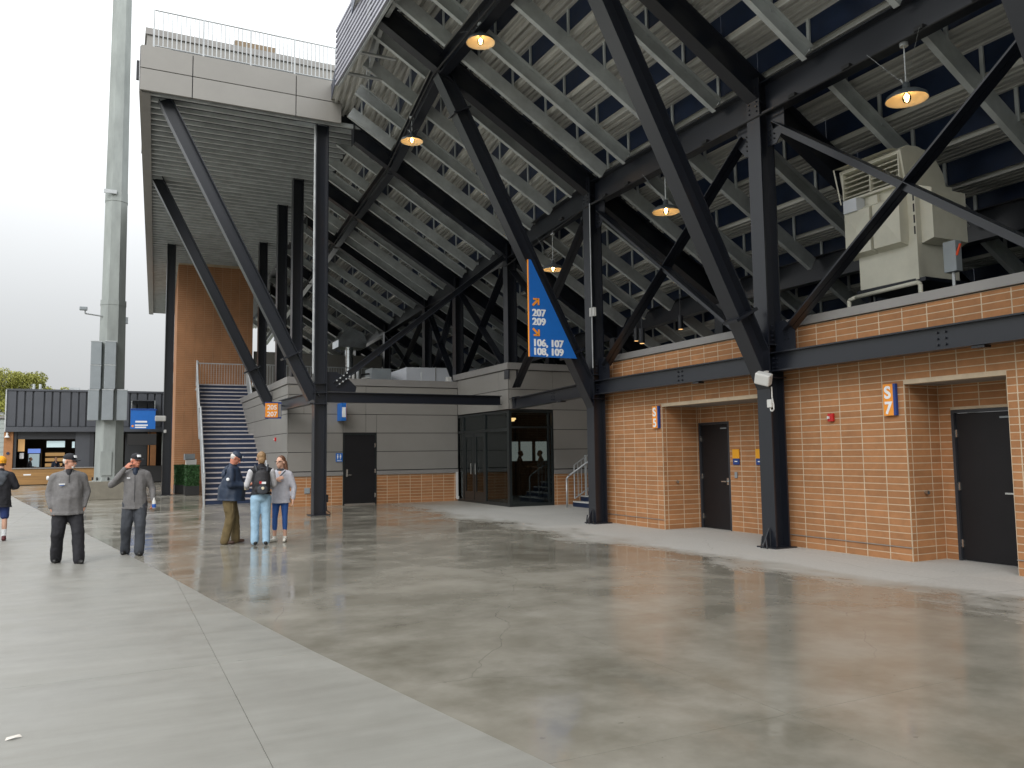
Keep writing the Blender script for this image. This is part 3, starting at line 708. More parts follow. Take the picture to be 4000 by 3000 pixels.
for i in range(1, 5): # edge channel treads below parapet
    a, b = pt(i, 0, 5.15), pt(i, 1, 5.15)
    if b.y > 19: b = pt(i, .45, 5.15)
    MB().chan(a+Vector((0, .16, topz(5.15)-.2)), b+Vector((0, -.1, topz(5.15)-.2)), .3, .09, flip=1).obj('edge_channel', 'galv', gs)

# ================================================================ CONCOURSE DECK (upper left)
dk = empty('concourse_deck', (0, 0, 0)); tag(dk, 'raised concourse deck with grey fascia panels, ribbed steel soffit and white railing on black columns', 'deck')
DY0, DY1 = 22.0, 57.5; SKW = .043
def dx(y): return SKW*(y-DY0)
DXL, DXR = .36, 5.58; ZB = 11.03
core = MB()
core.add([(DXL+.08, DY0+.08, ZB+.12), (DXR+.8, DY0+.9, ZB+.12), (DXR+1.4+dx(DY1), DY1, ZB+.12), (DXL+.08+dx(DY1), DY1, ZB+.12), (DXL+.08, DY0+.08, ZB+1.1), (DXR+.8, DY0+.9, ZB+1.1), (DXR+1.4+dx(DY1), DY1, ZB+1.1), (DXL+.08+dx(DY1), DY1, ZB+1.1)],
    [(0, 3, 2, 1), (4, 5, 6, 7), (0, 1, 5, 4), (1, 2, 6, 5), (2, 3, 7, 6), (3, 0, 4, 7)]); core.obj('deck_slab', 'dark_soffit', dk)
ribm = MB().prof([(-.045, 0), (.045, 0), (.055, .11), (-.055, .11)], (0, 0, 0), (DXR-DXL+.55, 0, 0)).mesh('deck_rib', 'galv')
y = DY0+.28
while y < DY1-.2:
    link('deck_rib', ribm, None, dk, loc=(DXL+.06+dx(y), y, ZB+.02)); y += .405
for (x0, x1) in ((DXL, 1.62), (1.62, 4.30), (4.30, DXR)):
    for z0, z1 in ((ZB, ZB+.57), (ZB+.59, ZB+1.19)):
        MB().box(x0+.012, x1-.012, DY0-.02, DY0+.05, z0, z1).obj('fascia_panel', 'panel_grey', dk, bevel=.004)
MB().box(DXL, DXR, DY0+.05, DY0+.075, ZB+.01, ZB+1.18).obj('fascia_back', 'dark_soffit', dk)
fl = MB()
def skbox(mb, x0, x1, y0, y1, z0, z1):
    mb.add([(x0+dx(y0), y0, z0), (x1+dx(y0), y0, z0), (x1+dx(y1), y1, z0), (x0+dx(y1), y1, z0), (x0+dx(y0), y0, z1), (x1+dx(y0), y0, z1), (x1+dx(y1), y1, z1), (x0+dx(y1), y1, z1)],
        [(0, 3, 2, 1), (4, 5, 6, 7), (0, 1, 5, 4), (1, 2, 6, 5), (2, 3, 7, 6), (3, 0, 4, 7)])
yy = DY0+.05
while yy < DY1:
    f = MB(); skbox(f, DXL-.01, DXL+.06, yy+.01, min(yy+4.4, DY1)-.01, ZB-.02, ZB+1.18); f.obj('side_fascia_panel', 'panel_grey', dk); yy += 4.4
f = MB(); skbox(f, DXL+.06, DXL+.26, DY0+.1, DY1, ZB-.03, ZB+.02); f.obj('edge_angle', 'coping', dk)
MB().box(DXL-.08, DXL-.01, DY0+.2, DY0+.3, ZB+.35, ZB+.85).obj('side_bracket', 'dark_soffit', dk)
# railing
RZ0, RZ1 = ZB+1.2, 13.27
rl = MB(); rl.tube((.66, 22.1, RZ1), (5.45, 22.1, RZ1), .021, 8); rl.tube((.66, 22.1, RZ0+.08), (5.45, 22.1, RZ0+.08), .015, 6); rl.obj('top_rail', 'galv_bright', dk)
for x in (.67, 1.88, 3.09, 4.27, 5.42): MB().box(x-.022, x+.022, 22.08, 22.12, RZ0-.05, RZ1).obj('railing_post', 'galv_bright', dk)
pm = MB().box(-.013, .013, -.013, .013, RZ0+.08, RZ1-.01).mesh('picket', 'galv_bright')
x = .67+.11
while x < 5.4:
    if min(abs(x-q_) for q_ in (1.88, 3.09, 4.27)) > .04: link('picket', pm, None, dk, loc=(x, 22.1, 0))
    x += .11
# far railing of the deck seen behind, and the building on it
r2_ = MB(); r2_.tube((1.2, 24.4, 13.4), (6.0, 24.4, 13.4), .018, 6); r2_.obj('back_rail', 'galv_bright', dk)
ub = MB(); ub.box(.6, 6.6, 26.0, 30, ZB+1.12, 14.5); ub.obj('upper_wall', 'panel_grey', dk)
MB().box(.55, 6.65, 25.95, 30.05, 14.5, 14.7).obj('upper_coping', 'coping', dk)
MB().box(.95, 2.35, 25.96, 25.99, 13.72, 13.92).obj('upper_window_strip', 'orange_sign', dk)
lv = MB(); lv.box(3.2, 4.5, 26.4, 27.5, 14.7, 15.1); lv.obj('roof_vent', 'louver_brown', dk)
# deck columns and struts
def dcol(x, y, z0=0, z1=ZB+.05, w_=.35, base=True):
    c = MB().ibeam((x, y, z0+.02), (x, y, z1), w_, .33, up=(1, 0, 0), tf=.028, tw=.02).obj('column', 'black_steel', dk)
    if base: MB().box(x-.27, x+.27, y-.24, y+.24, z0, z0+.022).obj('base_plate', 'black_steel', c)
    return c
C1 = (5.13, 22.5); c1 = dcol(*C1)
for zz in (3.05, 3.36, 3.62): MB().box(C1[0]-.2, C1[0]+.2, C1[1]-.19, C1[1]+.19, zz, zz+.022).obj('stiffener', 'black_steel', c1)
bx = MB(); bx.box(C1[0]+.18, C1[0]+.25, C1[1]-.08, C1[1]+.08, .35, .55); bx.path([(C1[0]+.21, C1[1], .35), (C1[0]+.22, C1[1], .12), (C1[0]+.33, C1[1], .03)], .012, 6); bx.obj('column_socket', 'dark_rubber', c1)
wp = MB().tube((C1[0]-.2, C1[1]-.1, 3.9), (C1[0]-.2, C1[1]-.1, 11.0), .035, 8).obj('downpipe', 'galv_bright', dk)
for x, y, z0 in ((5.45, 27.4, 3.9), (5.5, 30.5, 3.9), (5.75, 36.4, 0), (2.1, 38.2, 0), (6.0, 44, 0), (2.7, 50, 0)):
    dcol(x, y, z0)
def dstrut(x, y, z, xt, base=None):
    p0 = Vector((x-.1, y, z)); p1 = Vector((xt, y, ZB+.04)); d = (p1-p0).normalized(); u = Vector((0, 1, 0)).cross(d).normalized()
    s = MB().ibeam(p0, p1, .34, .30, up=(-1, 0, 0), tf=.024, tw=.018).obj('strut', 'black_steel', dk)
    c = p0+d*1.35; MB().bar(c-d*.025, c+d*.025, .38, .58, up=u).obj('splice_plate', 'black_steel', s)
dstrut(5.06, 22.5, 3.2, .98)
dstrut(5.0, 29.2, 3.45, 1.10)
# beams meeting the first column
MB().ibeam((C1[0]+.17, C1[1], 3.26), (10.72, C1[1], 3.26), .29, .22).obj('cantilever_beam', 'black_steel', dk)
MB().ibeam((C1[0]-.17, C1[1], 3.24), (C1[0]-.34, 26.3, 3.24), .33, .2).obj('tie_beam', 'black_steel', dk)
for k, zz in enumerate((3.15, 3.36)):
    pass
# gusset and long diagonal to the stand
gp = MB(); gx = C1[0]+.17
P_ = [(gx, 3.42), (gx+.85, 3.42), (gx+.88, 3.56), (gx+.62, 3.82), (gx+.30, 3.98), (gx, 3.98)]
gp.add([(x, C1[1]-.01, z) for x, z in P_]+[(x, C1[1]+.01, z) for x, z in P_], [tuple(range(6)), tuple(range(11, 5, -1))]+[(k, (k+1) % 6, 6+(k+1) % 6, 6+k) for k in range(6)])
gpo = gp.obj('gusset_plate', 'black_steel', dk)
p0, p1 = Vector((gx+.25, C1[1], 3.62)), Vector((SP[5][0]-.2, SP[5][1], 7.75))
db = MB().ibeam(p0, p1, .17, .17, up=(0, 0, 1)).obj('long_brace', 'black_steel', dk)
bo = MB(); d = (p1-p0).normalized()
for k in range(4):
    for s_ in (-1, 1): c = p0+d*(.1+.12*k)+Vector((-d.z, 0, d.x))*s_*.06+Vector((0, -.09, 0)); bo.tube(c, c+Vector((0, -.03, 0)), .022, 6)
bo.obj('bolts', 'galv', gpo)
# short bracket arms near the lower beam's far end, by the glazed corner
MB().ibeam((10.95, 21.9, 3.35), (11.0, 21.9, 3.0), .2, .16, up=(-1, 0, 0)).obj('bracket_arm', 'black_steel', gs)

# ================================================================ PENDANT LAMPS
def lamp(x, y, zr, ztop, label):
    t = empty('pendant_lamp', (x, y, zr), label=label, cat='lamp', group='pendant lamps hanging from the beams')
    out = [(.285, 0), (.285, .012), (.27, .055), (.20, .105), (.10, .135), (.055, .16), (.05, .24), (.03, .26)]
    inn = [(.275, .004), (.262, .048), (.195, .097), (.10, .125), (.03, .14)]
    MB().lathe((0, 0, 0), out, 32).obj('shade', 'shade_out', t, smooth=True)
    MB().lathe((0, 0, 0), [(.285, 0)]+inn, 32).obj('shade_lining', 'shade_in', t, smooth=True)
    MB().lathe((0, 0, 0), [(.012, .125), (.035, .10), (.06, .05), (.06, .01), (.04, -.03), (.012, -.045)], 16, close=True).obj('glass_envelope', 'clear_bulb_glass', t, smooth=True)
    MB().lathe((0, 0, 0), [(.010, .09), (.032, .065), (.034, .035), (.014, .010), (.018, -.008), (.008, -.028)], 12, close=True).obj('bulb', 'bulb', t, smooth=True)
    h = ztop-zr
    r_ = MB(); r_.tube((0, 0, .25), (0, 0, h), .011, 8); r_.tube((0, 0, h-.05), (0, 0, h), .06, 12); r_.obj('rod', 'galv', t)
    k_ = MB()
    for a in (0, 2.1, 4.2): k_.tube((.045*math.cos(a), .045*math.sin(a), .27), (.5*math.cos(a), .5*math.sin(a), .27+min(.75, h-.3)), .0022, 4)
    k_.tube((.04, .01, .25), (.08, .02, .31), .012, 6); k_.tube((-.04, .02, .25), (-.07, .03, .31), .012, 6)
    k_.obj('stay_cable', 'galv_bright', t)
    return t
lamp(10.1, 7.5, 6.63, 7.48, 'warm pendant lamp nearest the cream rooftop air unit, largest of the lamps')
lamp(10.1, 13.15, 6.55, 7.48, 'warm pendant lamp hanging behind the crossed braces above the S5 doorway')
lamp(10.42, 18.5, 6.50, 7.5, 'dark shaded pendant lamp glowing beside the tip of the blue triangular sign')
lamp(6.28, 13.9, 9.70, 10.1, 'round warm pendant lamp highest in the picture, under the top beam of the stand')
lamp(6.6, 18.9, 9.55, 10.2, 'small warm pendant lamp by the ribbed deck edge and top of the black columns')

# ================================================================ SIGNS
t = empty('direction_sign', (8.3, 15.82, 3.8)); tag(t, 'blue triangular direction sign listing sections 207 209 106 107 108 109', 'sign'); t.location = (0, 0, 0)
P_ = [(8.27, 3.78), (9.49, 3.78), (8.33, 5.98), (8.27, 5.98)]
mb = MB().add([(x, 15.80, z) for x, z in P_]+[(x, 15.84, z) for x, z in P_], [(0, 1, 2, 3), (7, 6, 5, 4)]+[(k, (k+1) % 4, 4+(k+1) % 4, 4+k) for k in range(4)]); mb.obj('sign_board', 'blue_sign', t)
MB().box(8.252, 8.27, 15.80, 15.84, 3.78, 5.98).obj('orange_edge', 'orange_sign', t)
for body, z in (('207', 4.70), ('209', 4.50), ('106, 107', 4.02), ('108, 109', 3.825)): [text(body, 'lettering', 'white_txt', t, (8.345+dx_, 15.797-abs(dx_)*.1, z), .225, '-y', .003, .0045) for dx_ in (-.007, .0, .008)]
def arrow(cx, cz, dirz):
    m = MB(); s = .085
    y = 15.792
    a = (cx-s, cz-s*dirz); b = (cx+s*.75, cz+s*.75*dirz); 
    m.bar((a[0], y, a[1]), (b[0], y, b[1]), .008, .05, up=(0, 0, 1) if True else None)
    m.box(cx-s*.8, cx+s, y-.004, y+.004, cz+s*dirz, cz+s*dirz-.042*dirz)
    m.box(cx+s-.042, cx+s, y-.0045, y+.0045, cz+s*dirz, cz-s*.8*dirz)
    return m.obj('arrow', 'orange_sign', t)
arrow(8.44, 5.02, 1); arrow(8.44, 4.33, -1)
hg = MB(); hg.tube((9.4, 15.9, 3.8), (9.75, 15.98, 4.0), .02, 6); hg.obj('sign_clamp', 'black_steel', t)
def blade(name, label, y0, y1, letters):
    s = empty(name, (0, 0, 0), label=label, cat='sign')
    x = WX-.055
    MB().box(x, x+.04, y0, y1, 2.13, 2.60).obj('sign_face', 'orange_sign', s); MB().box(x-.002, x+.046, y0-.045, y0-.001, 2.13, 2.60).obj('sign_edge', 'navy_sign', s)
    text(letters[0], 'lettering', 'white_txt', s, (x-.002, y1-.02, 2.39), .25, '-x', .002, .008); text(letters[1], 'lettering', 'white_txt', s, (x-.002, y1-.02, 2.16), .25, '-x', .002, .008)
blade('door_sign', 'narrow orange sign reading S5 beside the farther doorway', 13.985, 14.165, 'S5')
blade('door_sign', 'narrow orange sign reading S7 beside the nearer doorway', 8.19, 8.36, 'S7')
for y0, y1, lab in ((12.64, 12.83, 'yellow and blue notice plate right next to the S5 door'), (11.99, 12.17, 'yellow and blue notice plate half hidden by the black column')):
    s = empty('notice_plate', (0, 0, 0), label=lab, cat='notice', group='yellow notices by the S5 door'); x = RA[3]-.028
    MB().box(x, x+.02, y0, y1, 1.475, 1.66).obj('yellow_plate', 'yellow_sign', s); MB().box(x, x+.02, y0, y1-.01, 1.35, 1.472).obj('blue_plate', 'navy_sign', s)
    MB().box(x-.003, x, y0+.05, y1-.06, 1.405, 1.425).obj('print_line', 'white_txt', s)
tag(MB().box(RA[3]-.024, RA[3]-.009, 12.72, 12.79, 1.08, 1.2).obj('card_reader', 'grey_box'), 'small grey card reader under the notice plate by the S5 door', 'card reader')
# hanging 205 207 sign
s = empty('section_sign', (0, 0, 0), label='orange and blue sign reading 205 207 at the corner of the grey building', cat='sign')
sy = 25.6
MB().box(4.17, 4.66, sy, sy+.05, 2.79, 3.30).obj('sign_board', 'navy_sign', s); MB().box(4.17, 4.555, sy-.012, sy-.001, 2.825, 3.265).obj('orange_face', 'orange_sign', s)
MB().box(4.575, 4.65, sy-.008, sy-.001, 2.84, 3.25).obj('grey_strip', 'coping', s)
text('205', 'lettering', 'white_txt', s, (4.225, sy-.014, 3.07), .20, '-y', .002, .003); text('207', 'lettering', 'white_txt', s, (4.225, sy-.014, 2.86), .20, '-y', .002, .003)
MB().bar((4.65, sy+.03, 3.2), (4.99, sy+.72, 3.2), .03, .03).obj('bracket', 'black_steel', s)
# blue blade sign on the grey wall
s = empty('blade_sign', (0, 0, 0), label='blue projecting blade sign high on the grey wall left of the black door', cat='sign')
MB().box(6.58, 6.74, 25.75, 26.29, 2.75, 3.32).obj('sign_box', 'blue_sign', s); MB().box(6.60, 6.72, 25.742, 25.749, 2.86, 3.18).obj('print_panel', 'white_txt', s); MB().box(6.741, 6.752, 25.76, 26.28, 2.78, 3.3).obj('orange_side', 'orange_sign', s)
# restroom plate
s = empty('restroom_sign', (0, 0, 0), label='small blue restroom plate with two white figures left of the black door', cat='sign')
MB().box(6.54, 6.76, 26.27, 26.285, 1.42, 1.70).obj('plate', 'blue_sign', s)
f = MB()
for cx in (6.60, 6.69): f.lathe((cx, 26.262, 1.655), [(.0, -.006), (.018, -.004), (.018, .004), (0, .006)], 10, axis='y'); f.box(cx-.022, cx+.022, 26.262, 26.269, 1.56, 1.63); f.box(cx-.012, cx-.002, 26.262, 26.269, 1.5, 1.56); f.box(cx+.002, cx+.012, 26.262, 26.269, 1.5, 1.56)
f.box(6.57, 6.73, 26.262, 26.269, 1.445, 1.462); f.obj('pictogram', 'white_txt', s)
# alarms
def alarm(label, loc, facing):
    s = empty('fire_alarm', loc, label=label, cat='fire alarm', group='red fire alarm strobes')
    if facing == '-x':
        MB().box(-.05, 0, -.055, .055, -.065, .065).obj('housing', 'red', s, bevel=.01); MB().box(-.075, -.05, .005, .04, -.02, .02).obj('strobe', 'white_plastic', s)
    else:
        MB().box(-.055, .055, -.05, 0, -.065, .065).obj('housing', 'red', s, bevel=.01); MB().box(-.04, -.005, -.075, -.05, -.02, .02).obj('strobe', 'white_plastic', s)
alarm('red fire alarm on the brick wall left of the S7 sign', (WX-.008, 9.38, 2.15), '-x')
alarm('red fire alarm on the grey side wall below the 205 207 sign', (GX0, 28.3, 2.2), '-x')
alarm('red fire alarm half hidden behind the black column on the grey wall', (5.83, GY, 2.2), '-y')
s = tag(MB().box(5.53, 5.71, GY-.03, GY+.0, .42, .60).obj('wall_outlet', 'grey_box', bevel=.01), 'grey square outlet cover low on the brick base near the column', 'outlet')
# wifi antenna and junction box on the near column
s = empty('antenna', (9.82, 10.22, 2.86), label='white square wireless antenna on the black column above the S5 doorway', cat='antenna')
o = MB().box(-.16, .0, -.13, .13, -.10, .10).obj('antenna_panel', 'white_plastic', s, bevel=.025); o.rotation_euler = (R(18), R(-20), R(20))
MB().tube((0, .02, .03), (.14, .1, .12), .018, 6).obj('bracket', 'galv_bright', s); MB().box(.0, .06, -.02, .14, .08, .11).obj('clamp', 'white_plastic', s)
s = empty('junction_box', (9.92, 10.24, 2.42), label='small white junction box with looping cable below the antenna', cat='junction box')
MB().box(-.03, .02, -.05, .05, -.07, .07).obj('box', 'white_plastic', s, bevel=.012)
MB().path([(0, -.05, .28), (-.01, -.06, .1), (0, -.08, -.02), (0, -.08, -.10), (0, -.05, -.13), (0, -.01, -.12), (0, 0, -.07)], .011, 6).obj('cable', 'white_plastic', s)
s = empty('column_sensor', (9.95, 15.83, 4.88), label='small white sensor boxes strapped to the middle black column', cat='sensor'); MB().box(-.06, 0, -.16, -.09, -.1, .1).obj('box', 'white_plastic', s); MB().box(-.06, 0, -.03, .04, -.09, .11).obj('box', 'white_plastic', s)
MB().tube((-.03, -.02, -1.3), (-.03, -.02, 2.6), .014, 6).obj('cable', 'galv_bright', s)
# downlights
for (x, y, z, lab) in ((13.9, 17.6, 5.35, 'black cylinder downlight left of the near pair, under the inner beam'), (12.1, 16.9, 4.78, 'black cylinder downlight over the brick parapet, lowest of them'), (13.9, 19.7, 5.3, 'black cylinder downlight farthest back under the inner beam')):
    s = empty('downlight', (x, y, z), label=lab, cat='light', group='cylinder downlights'); MB().tube((0, 0, -.38), (0, 0, 0), .075, 14).obj('cylinder', 'black_steel', s); MB().tube((0, 0, -.385), (0, 0, -.381), .06, 14).obj('lens', 'small_glow', s); MB().tube((0, 0, 0), (0, 0, .6), .012, 6).obj('stem', 'black_steel', s)

# ================================================================ ROOFTOP AIR UNIT
ac = empty('air_unit', (0, 0, 0), label='cream rooftop air unit with louvred top and curved hood above the S7 doorway', cat='air unit')
X0 = 11.25
MB().box(X0, X0+1.0, 8.32, 9.42, 4.30, 4.92).obj('base_cabinet', 'cream', ac, bevel=.01)
MB().box(X0-.015, X0+.1, 8.30, 8.36, 4.28, 5.72).obj('corner_post', 'cream', ac)
for y0, y1 in ((8.46, 9.0), (9.02, 9.56)):    # bulging panels facing the plaza
    p = MB(); x = X0-.16
    vs = [(X0+.05, y0, 4.84), (X0+.05, y1, 4.84), (X0+.05, y1, 5.74), (X0+.05, y0, 5.74), (x, y0+.02, 4.90), (x, y1-.02, 4.90), (x, y1-.02, 5.62), (x, y0+.02, 5.62), (x-.035, (y0+y1)/2, 5.27)]
    p.add(vs, [(0, 1, 5, 4), (1, 2, 6, 5), (2, 3, 7, 6), (3, 0, 4, 7), (4, 5, 8), (5, 6, 8), (6, 7, 8), (7, 4, 8), (0, 3, 2, 1)]); p.obj('side_panel', 'cream', ac)
p = MB(); vs = [(X0+.10, 8.30, 4.86), (X0+1.0, 8.30, 4.86), (X0+1.0, 8.30, 5.8), (X0+.10, 8.30, 5.8), (X0+.14, 8.12, 4.92), (X0+.96, 8.12, 4.92), (X0+.96, 8.12, 5.72), (X0+.14, 8.12, 5.72)]
p.add(vs, [(0, 1, 5, 4), (1, 2, 6, 5), (2, 3, 7, 6), (3, 0, 4, 7), (4, 5, 6, 7), (0, 3, 2, 1)]).obj('end_panel', 'cream', ac)
MB().box(X0+.02, X0+1.0, 8.37, 9.5, 4.92, 5.9).obj('body', 'cream', ac)
for z in (5.0, 5.18, 5.36, 5.54): MB().box(X0-.02, X0-.014, 8.315, 8.34, z, z+.13).obj('slot', 'dark_rubber', ac)
# louvred head
lh = MB(); lx = X0-.08
lh.box(lx, X0+.75, 8.50, 9.62, 6.36, 6.40); lh.box(lx+.02, X0+.75, 8.50, 9.62, 5.86, 5.90)
for y in (8.50, 9.05, 9.60): lh.box(lx, X0+.7, y, y+.022, 5.9, 6.36)
lh.box(X0+.55, X0+.57, 8.5, 9.6, 5.9, 6.36); lh.obj('louvre_head', 'cream', ac)
for k in range(5):
    z = 5.95+.085*k; MB().bar((lx+.05, 8.52, z), (lx+.05, 9.60, z), .09, .008, up=(-.6, 0, 1)).obj('louvre_blade', 'cream', ac)
MB().add([(lx-.14, 8.56, 6.44), (lx-.14, 9.68, 6.44), (X0, 9.68, 6.47), (X0, 8.56, 6.47), (lx-.14, 9.68, 6.43), (lx, 9.68, 5.84), (lx+.01, 9.66, 5.84), (lx-.13, 9.66, 6.43)], [(0, 1, 2, 3), (4, 5, 6, 7), (1, 4, 7)]).obj('rain_lip', 'cream', ac)
pr = [(X0+.02, 5.84), (X0-.09, 6.41), (X0+.06, 6.50), (X0+.32, 6.52), (X0+.56, 6.47), (X0+.78, 6.34), (X0+.93, 6.14), (X0+1.0, 5.84)]
n = len(pr)
for ya, yb in ((8.455, 8.495), (9.625, 9.665)):
    hood = MB(); hood.add([(x, ya, z) for x, z in pr]+[(x, yb, z) for x, z in pr], [tuple(range(n)), tuple(range(2*n-1, n-1, -1))]+[(k, (k+1) % n, n+(k+1) % n, n+k) for k in range(n)]); hood.obj('hood_end_plate', 'cream', ac)
pr2 = pr[1:]; n = len(pr2); cv = MB(); cv.add([(x, 8.495, z+.0) for x, z in pr2]+[(x, 9.625, z) for x, z in pr2], [(k, k+1, n+k+1, n+k) for k in range(n-1)]); o = cv.obj('curved_hood', 'cream', ac); md = o.modifiers.new('s', 'SOLIDIFY'); md.thickness = .02
MB().box(X0-.20, X0-.0, 9.25, 9.52, 5.62, 5.84).obj('control_box', 'white_duct', ac); MB().box(X0-.06, X0, 8.95, 9.12, 5.62, 5.82).obj('access_cover', 'cream', ac)
MB().path([(X0-.05, 9.62, 3.9), (X0-.05, 9.62, 4.16), (X0-.03, 9.50, 4.2), (X0-.05, 8.3, 4.22), (X0-.05, 8.26, 4.18), (X0-.05, 8.26, 3.9)], .035, 10).obj('pipe_frame', 'cream', ac, smooth=True)
MB().box(X0, X0+1, 8.2, 9.5, 4.24, 4.30).obj('skid', 'black_steel', ac)
for x in (X0+.1, X0+.85):
    for y in (8.35, 9.3): MB().box(x, x+.06, y, y+.06, 3.52, 4.25).obj('leg', 'black_steel', ac)
s = empty('disconnect_switch', (0, 0, 0), label='grey electrical disconnect box with red lever beside the air unit', cat='switch box')
MB().box(10.98, 11.12, 7.50, 7.70, 4.22, 4.68).obj('box', 'grey_box', s, bevel=.008); MB().tube((11.0, 7.5, 4.45), (10.98, 7.42, 4.60), .018, 8).obj('lever', 'red_orange', s); MB().tube((11.05, 7.6, 3.5), (11.05, 7.6, 4.22), .024, 8).obj('conduit', 'galv_bright', s)

# ================================================================ ROOF EQUIPMENT ON THE GREY BUILDING
s = empty('roof_duct', (0, 0, 0), label='long white box duct lying on the grey building roof', cat='duct')
P_ = [(9.28, 4.12), (9.28, 4.72), (9.85, 4.92), (9.85, 4.14)]
d = MB(); d.add([(9.35, 29.2, 4.14), (9.75, 28.6, 4.14), (14.2, 28.6, 4.14), (14.2, 30, 4.14), (9.35, 30, 4.14), (9.35, 29.2, 4.72), (9.75, 28.6, 4.88), (14.2, 28.6, 4.95), (14.2, 30, 4.95), (9.35, 30, 4.72)],
    [(4, 3, 2, 1, 0), (5, 6, 7, 8, 9), (0, 1, 6, 5), (1, 2, 7, 6), (2, 3, 8, 7), (3, 4, 9, 8), (4, 0, 5, 9)]); d.obj('duct', 'white_duct', s)
for x in (10.9, 12.0, 13.1): MB().box(x, x+.02, 28.57, 28.6, 4.14, 4.93).obj('duct_seam', 'coping', s)
s = empty('roof_cabinet', (0, 0, 0), label='pale green grey cabinet with pipes on the grey roof left of the white duct', cat='cabinet')
MB().box(8.35, 9.1, 28.4, 29.2, 3.95, 4.78).obj('cabinet', 'grey_box', s, bevel=.01)
for k in range(3): MB().path([(8.33, 28.6, 4.3+.14*k), (8.12-.05*k, 28.55, 4.26+.14*k), (7.95, 28.55, 4.1+.1*k)], .035, 8).obj('pipe', 'white_plastic' if k % 2 else 'dark_rubber', s)
for k in range(3): MB().tube((7.55+.16*k, 28.5, 3.95), (7.55+.16*k, 28.5, 4.5+.08*k), .05, 8).obj('vertical_pipe', 'white_plastic' if k == 1 else 'galv', s)
tag(MB().box(10.55, 10.72, 26.5, 26.68, 4.17, 4.36).obj('roof_light_box', 'white_plastic', bevel=.02), 'small white box on the parapet where the two grey roofs meet', 'light')
s = tag(MB().tube((9.62, 26.6, 4.1), (9.62, 26.6, 4.5), .02, 8).obj('vent_stub', 'galv'), 'thin grey vent stub standing before the white duct', 'vent')
# upper concourse behind
uc = empty('upper_concourse', (0, 0, 0), label='grey upper concourse wall and floor with railing behind the roof equipment', cat='concourse')
MB().box(5.3, 24, 38.8, 47, 4.62, 4.85).obj('floor', 'panel_grey', uc)
MB().box(6.25, 12.9, 41.9, 42.1, 4.86, 6.9).obj('wall', 'panel_grey', uc)
MB().box(12.9, 24, 46, 46.2, 4.86, 6.5).obj('rear_wall', 'dark_inside', uc)
rr = MB(); rr.tube((5.4, 38.9, 5.9), (18, 38.9, 5.9), .025, 6); rr.tube((5.4, 38.9, 4.95), (18, 38.9, 4.95), .02, 6); rr.obj('rail', 'galv', uc)
pm = MB().box(-.012, .012, 38.888, 38.912, 4.86, 5.9).mesh('picket', 'galv')
for k in range(100): link('picket', pm, None, uc, loc=(5.4+.126*k, 0, 0))
MB().box(12.2, 12.65, 41.6, 41.85, 4.86, 6.1).obj('kiosk_panel', 'coping', uc); MB().box(12.25, 12.6, 41.57, 41.6, 5.7, 5.95).obj('notice', 'yellow_sign', uc)
s = empty('tube_lamp', (0, 0, 0), label='short glowing amber tube lamp above the stairs behind the slanted strut', cat='lamp'); o = MB().tube((5.78, 37.5, 5.02), (6.1, 37.5, 5.28), .055, 10).obj('tube', 'tube_light', s, smooth=True); MB().box(5.9, 6.0, 37.5, 37.56, 5.2, 5.5).obj('bracket', 'galv', s)
s = empty('exhaust_hood', (0, 0, 0), label='shiny galvanised exhaust hood under the stand behind the front column', cat='hood')
mat('shiny_duct', (.62, .66, .68), .22, .8, .2, 3)
h = MB(); P_ = [(9.9, 7.0), (9.9, 7.35), (10.25, 7.9), (10.45, 8.05), (11.2, 7.75), (11.35, 7.3), (11.3, 7.0)]
n = len(P_); h.add([(x, 39.4, z) for x, z in P_]+[(x, 40.6, z) for x, z in P_], [tuple(range(n)), tuple(range(2*n-1, n-1, -1))]+[(k, (k+1) % n, n+(k+1) % n, n+k) for k in range(n)]); h.obj('hood', 'shiny_duct', s)
MB().tube((10.6, 40, 4.9), (10.6, 40, 7.0), .2, 12).obj('duct', 'shiny_duct', s)
for k, (x, z) in enumerate(((12.0, 6.5), (13.2, 5.9))):
    pass

# ================================================================ STAIRS (left)
st = empty('staircase', (2.88, 29.7, 0), -.05); tag(st, 'long staircase with navy risers and galvanised railings rising beside the brick tower', 'staircase')
SWD = 2.06; NR = 27; rise = 4.85/NR; run = .278
tm = MB(); tm.box(0, SWD, -.02, run+.01, -.012, 0); tm.box(0, SWD, -.028, -.004, -.045, -.028); tm.box(0, SWD, -.03, 0, -.024, .002)
tme = tm.mesh('tread', 'stair_tread'); rme = MB().box(0, SWD, 0, .01, -rise+.0, -.046).mesh('riser', 'riser_navy')
pos = []; y = 0
for k in range(NR):
    z = (k+1)*rise; pos.append((y, z)); link('tread', tme, None, st, loc=(0, y, z)); link('riser', rme, None, st, loc=(0, y, z))
    if k == 13: MB().box(0, SWD, y+run, y+run+1.1, z-.03, z).obj('landing', 'tread_alu', st); y += 1.1
    y += run
MB().box(0, SWD+2.2, y, y+3.0, 4.80, 4.85).obj('top_landing', 'galv', st)
YE = y
def zs(yy): 
    y1 = 14*run
    return yy/run*rise if yy < y1 else (14*rise if yy < y1+1.1 else 14*rise+(yy-y1-1.1)/run*rise)
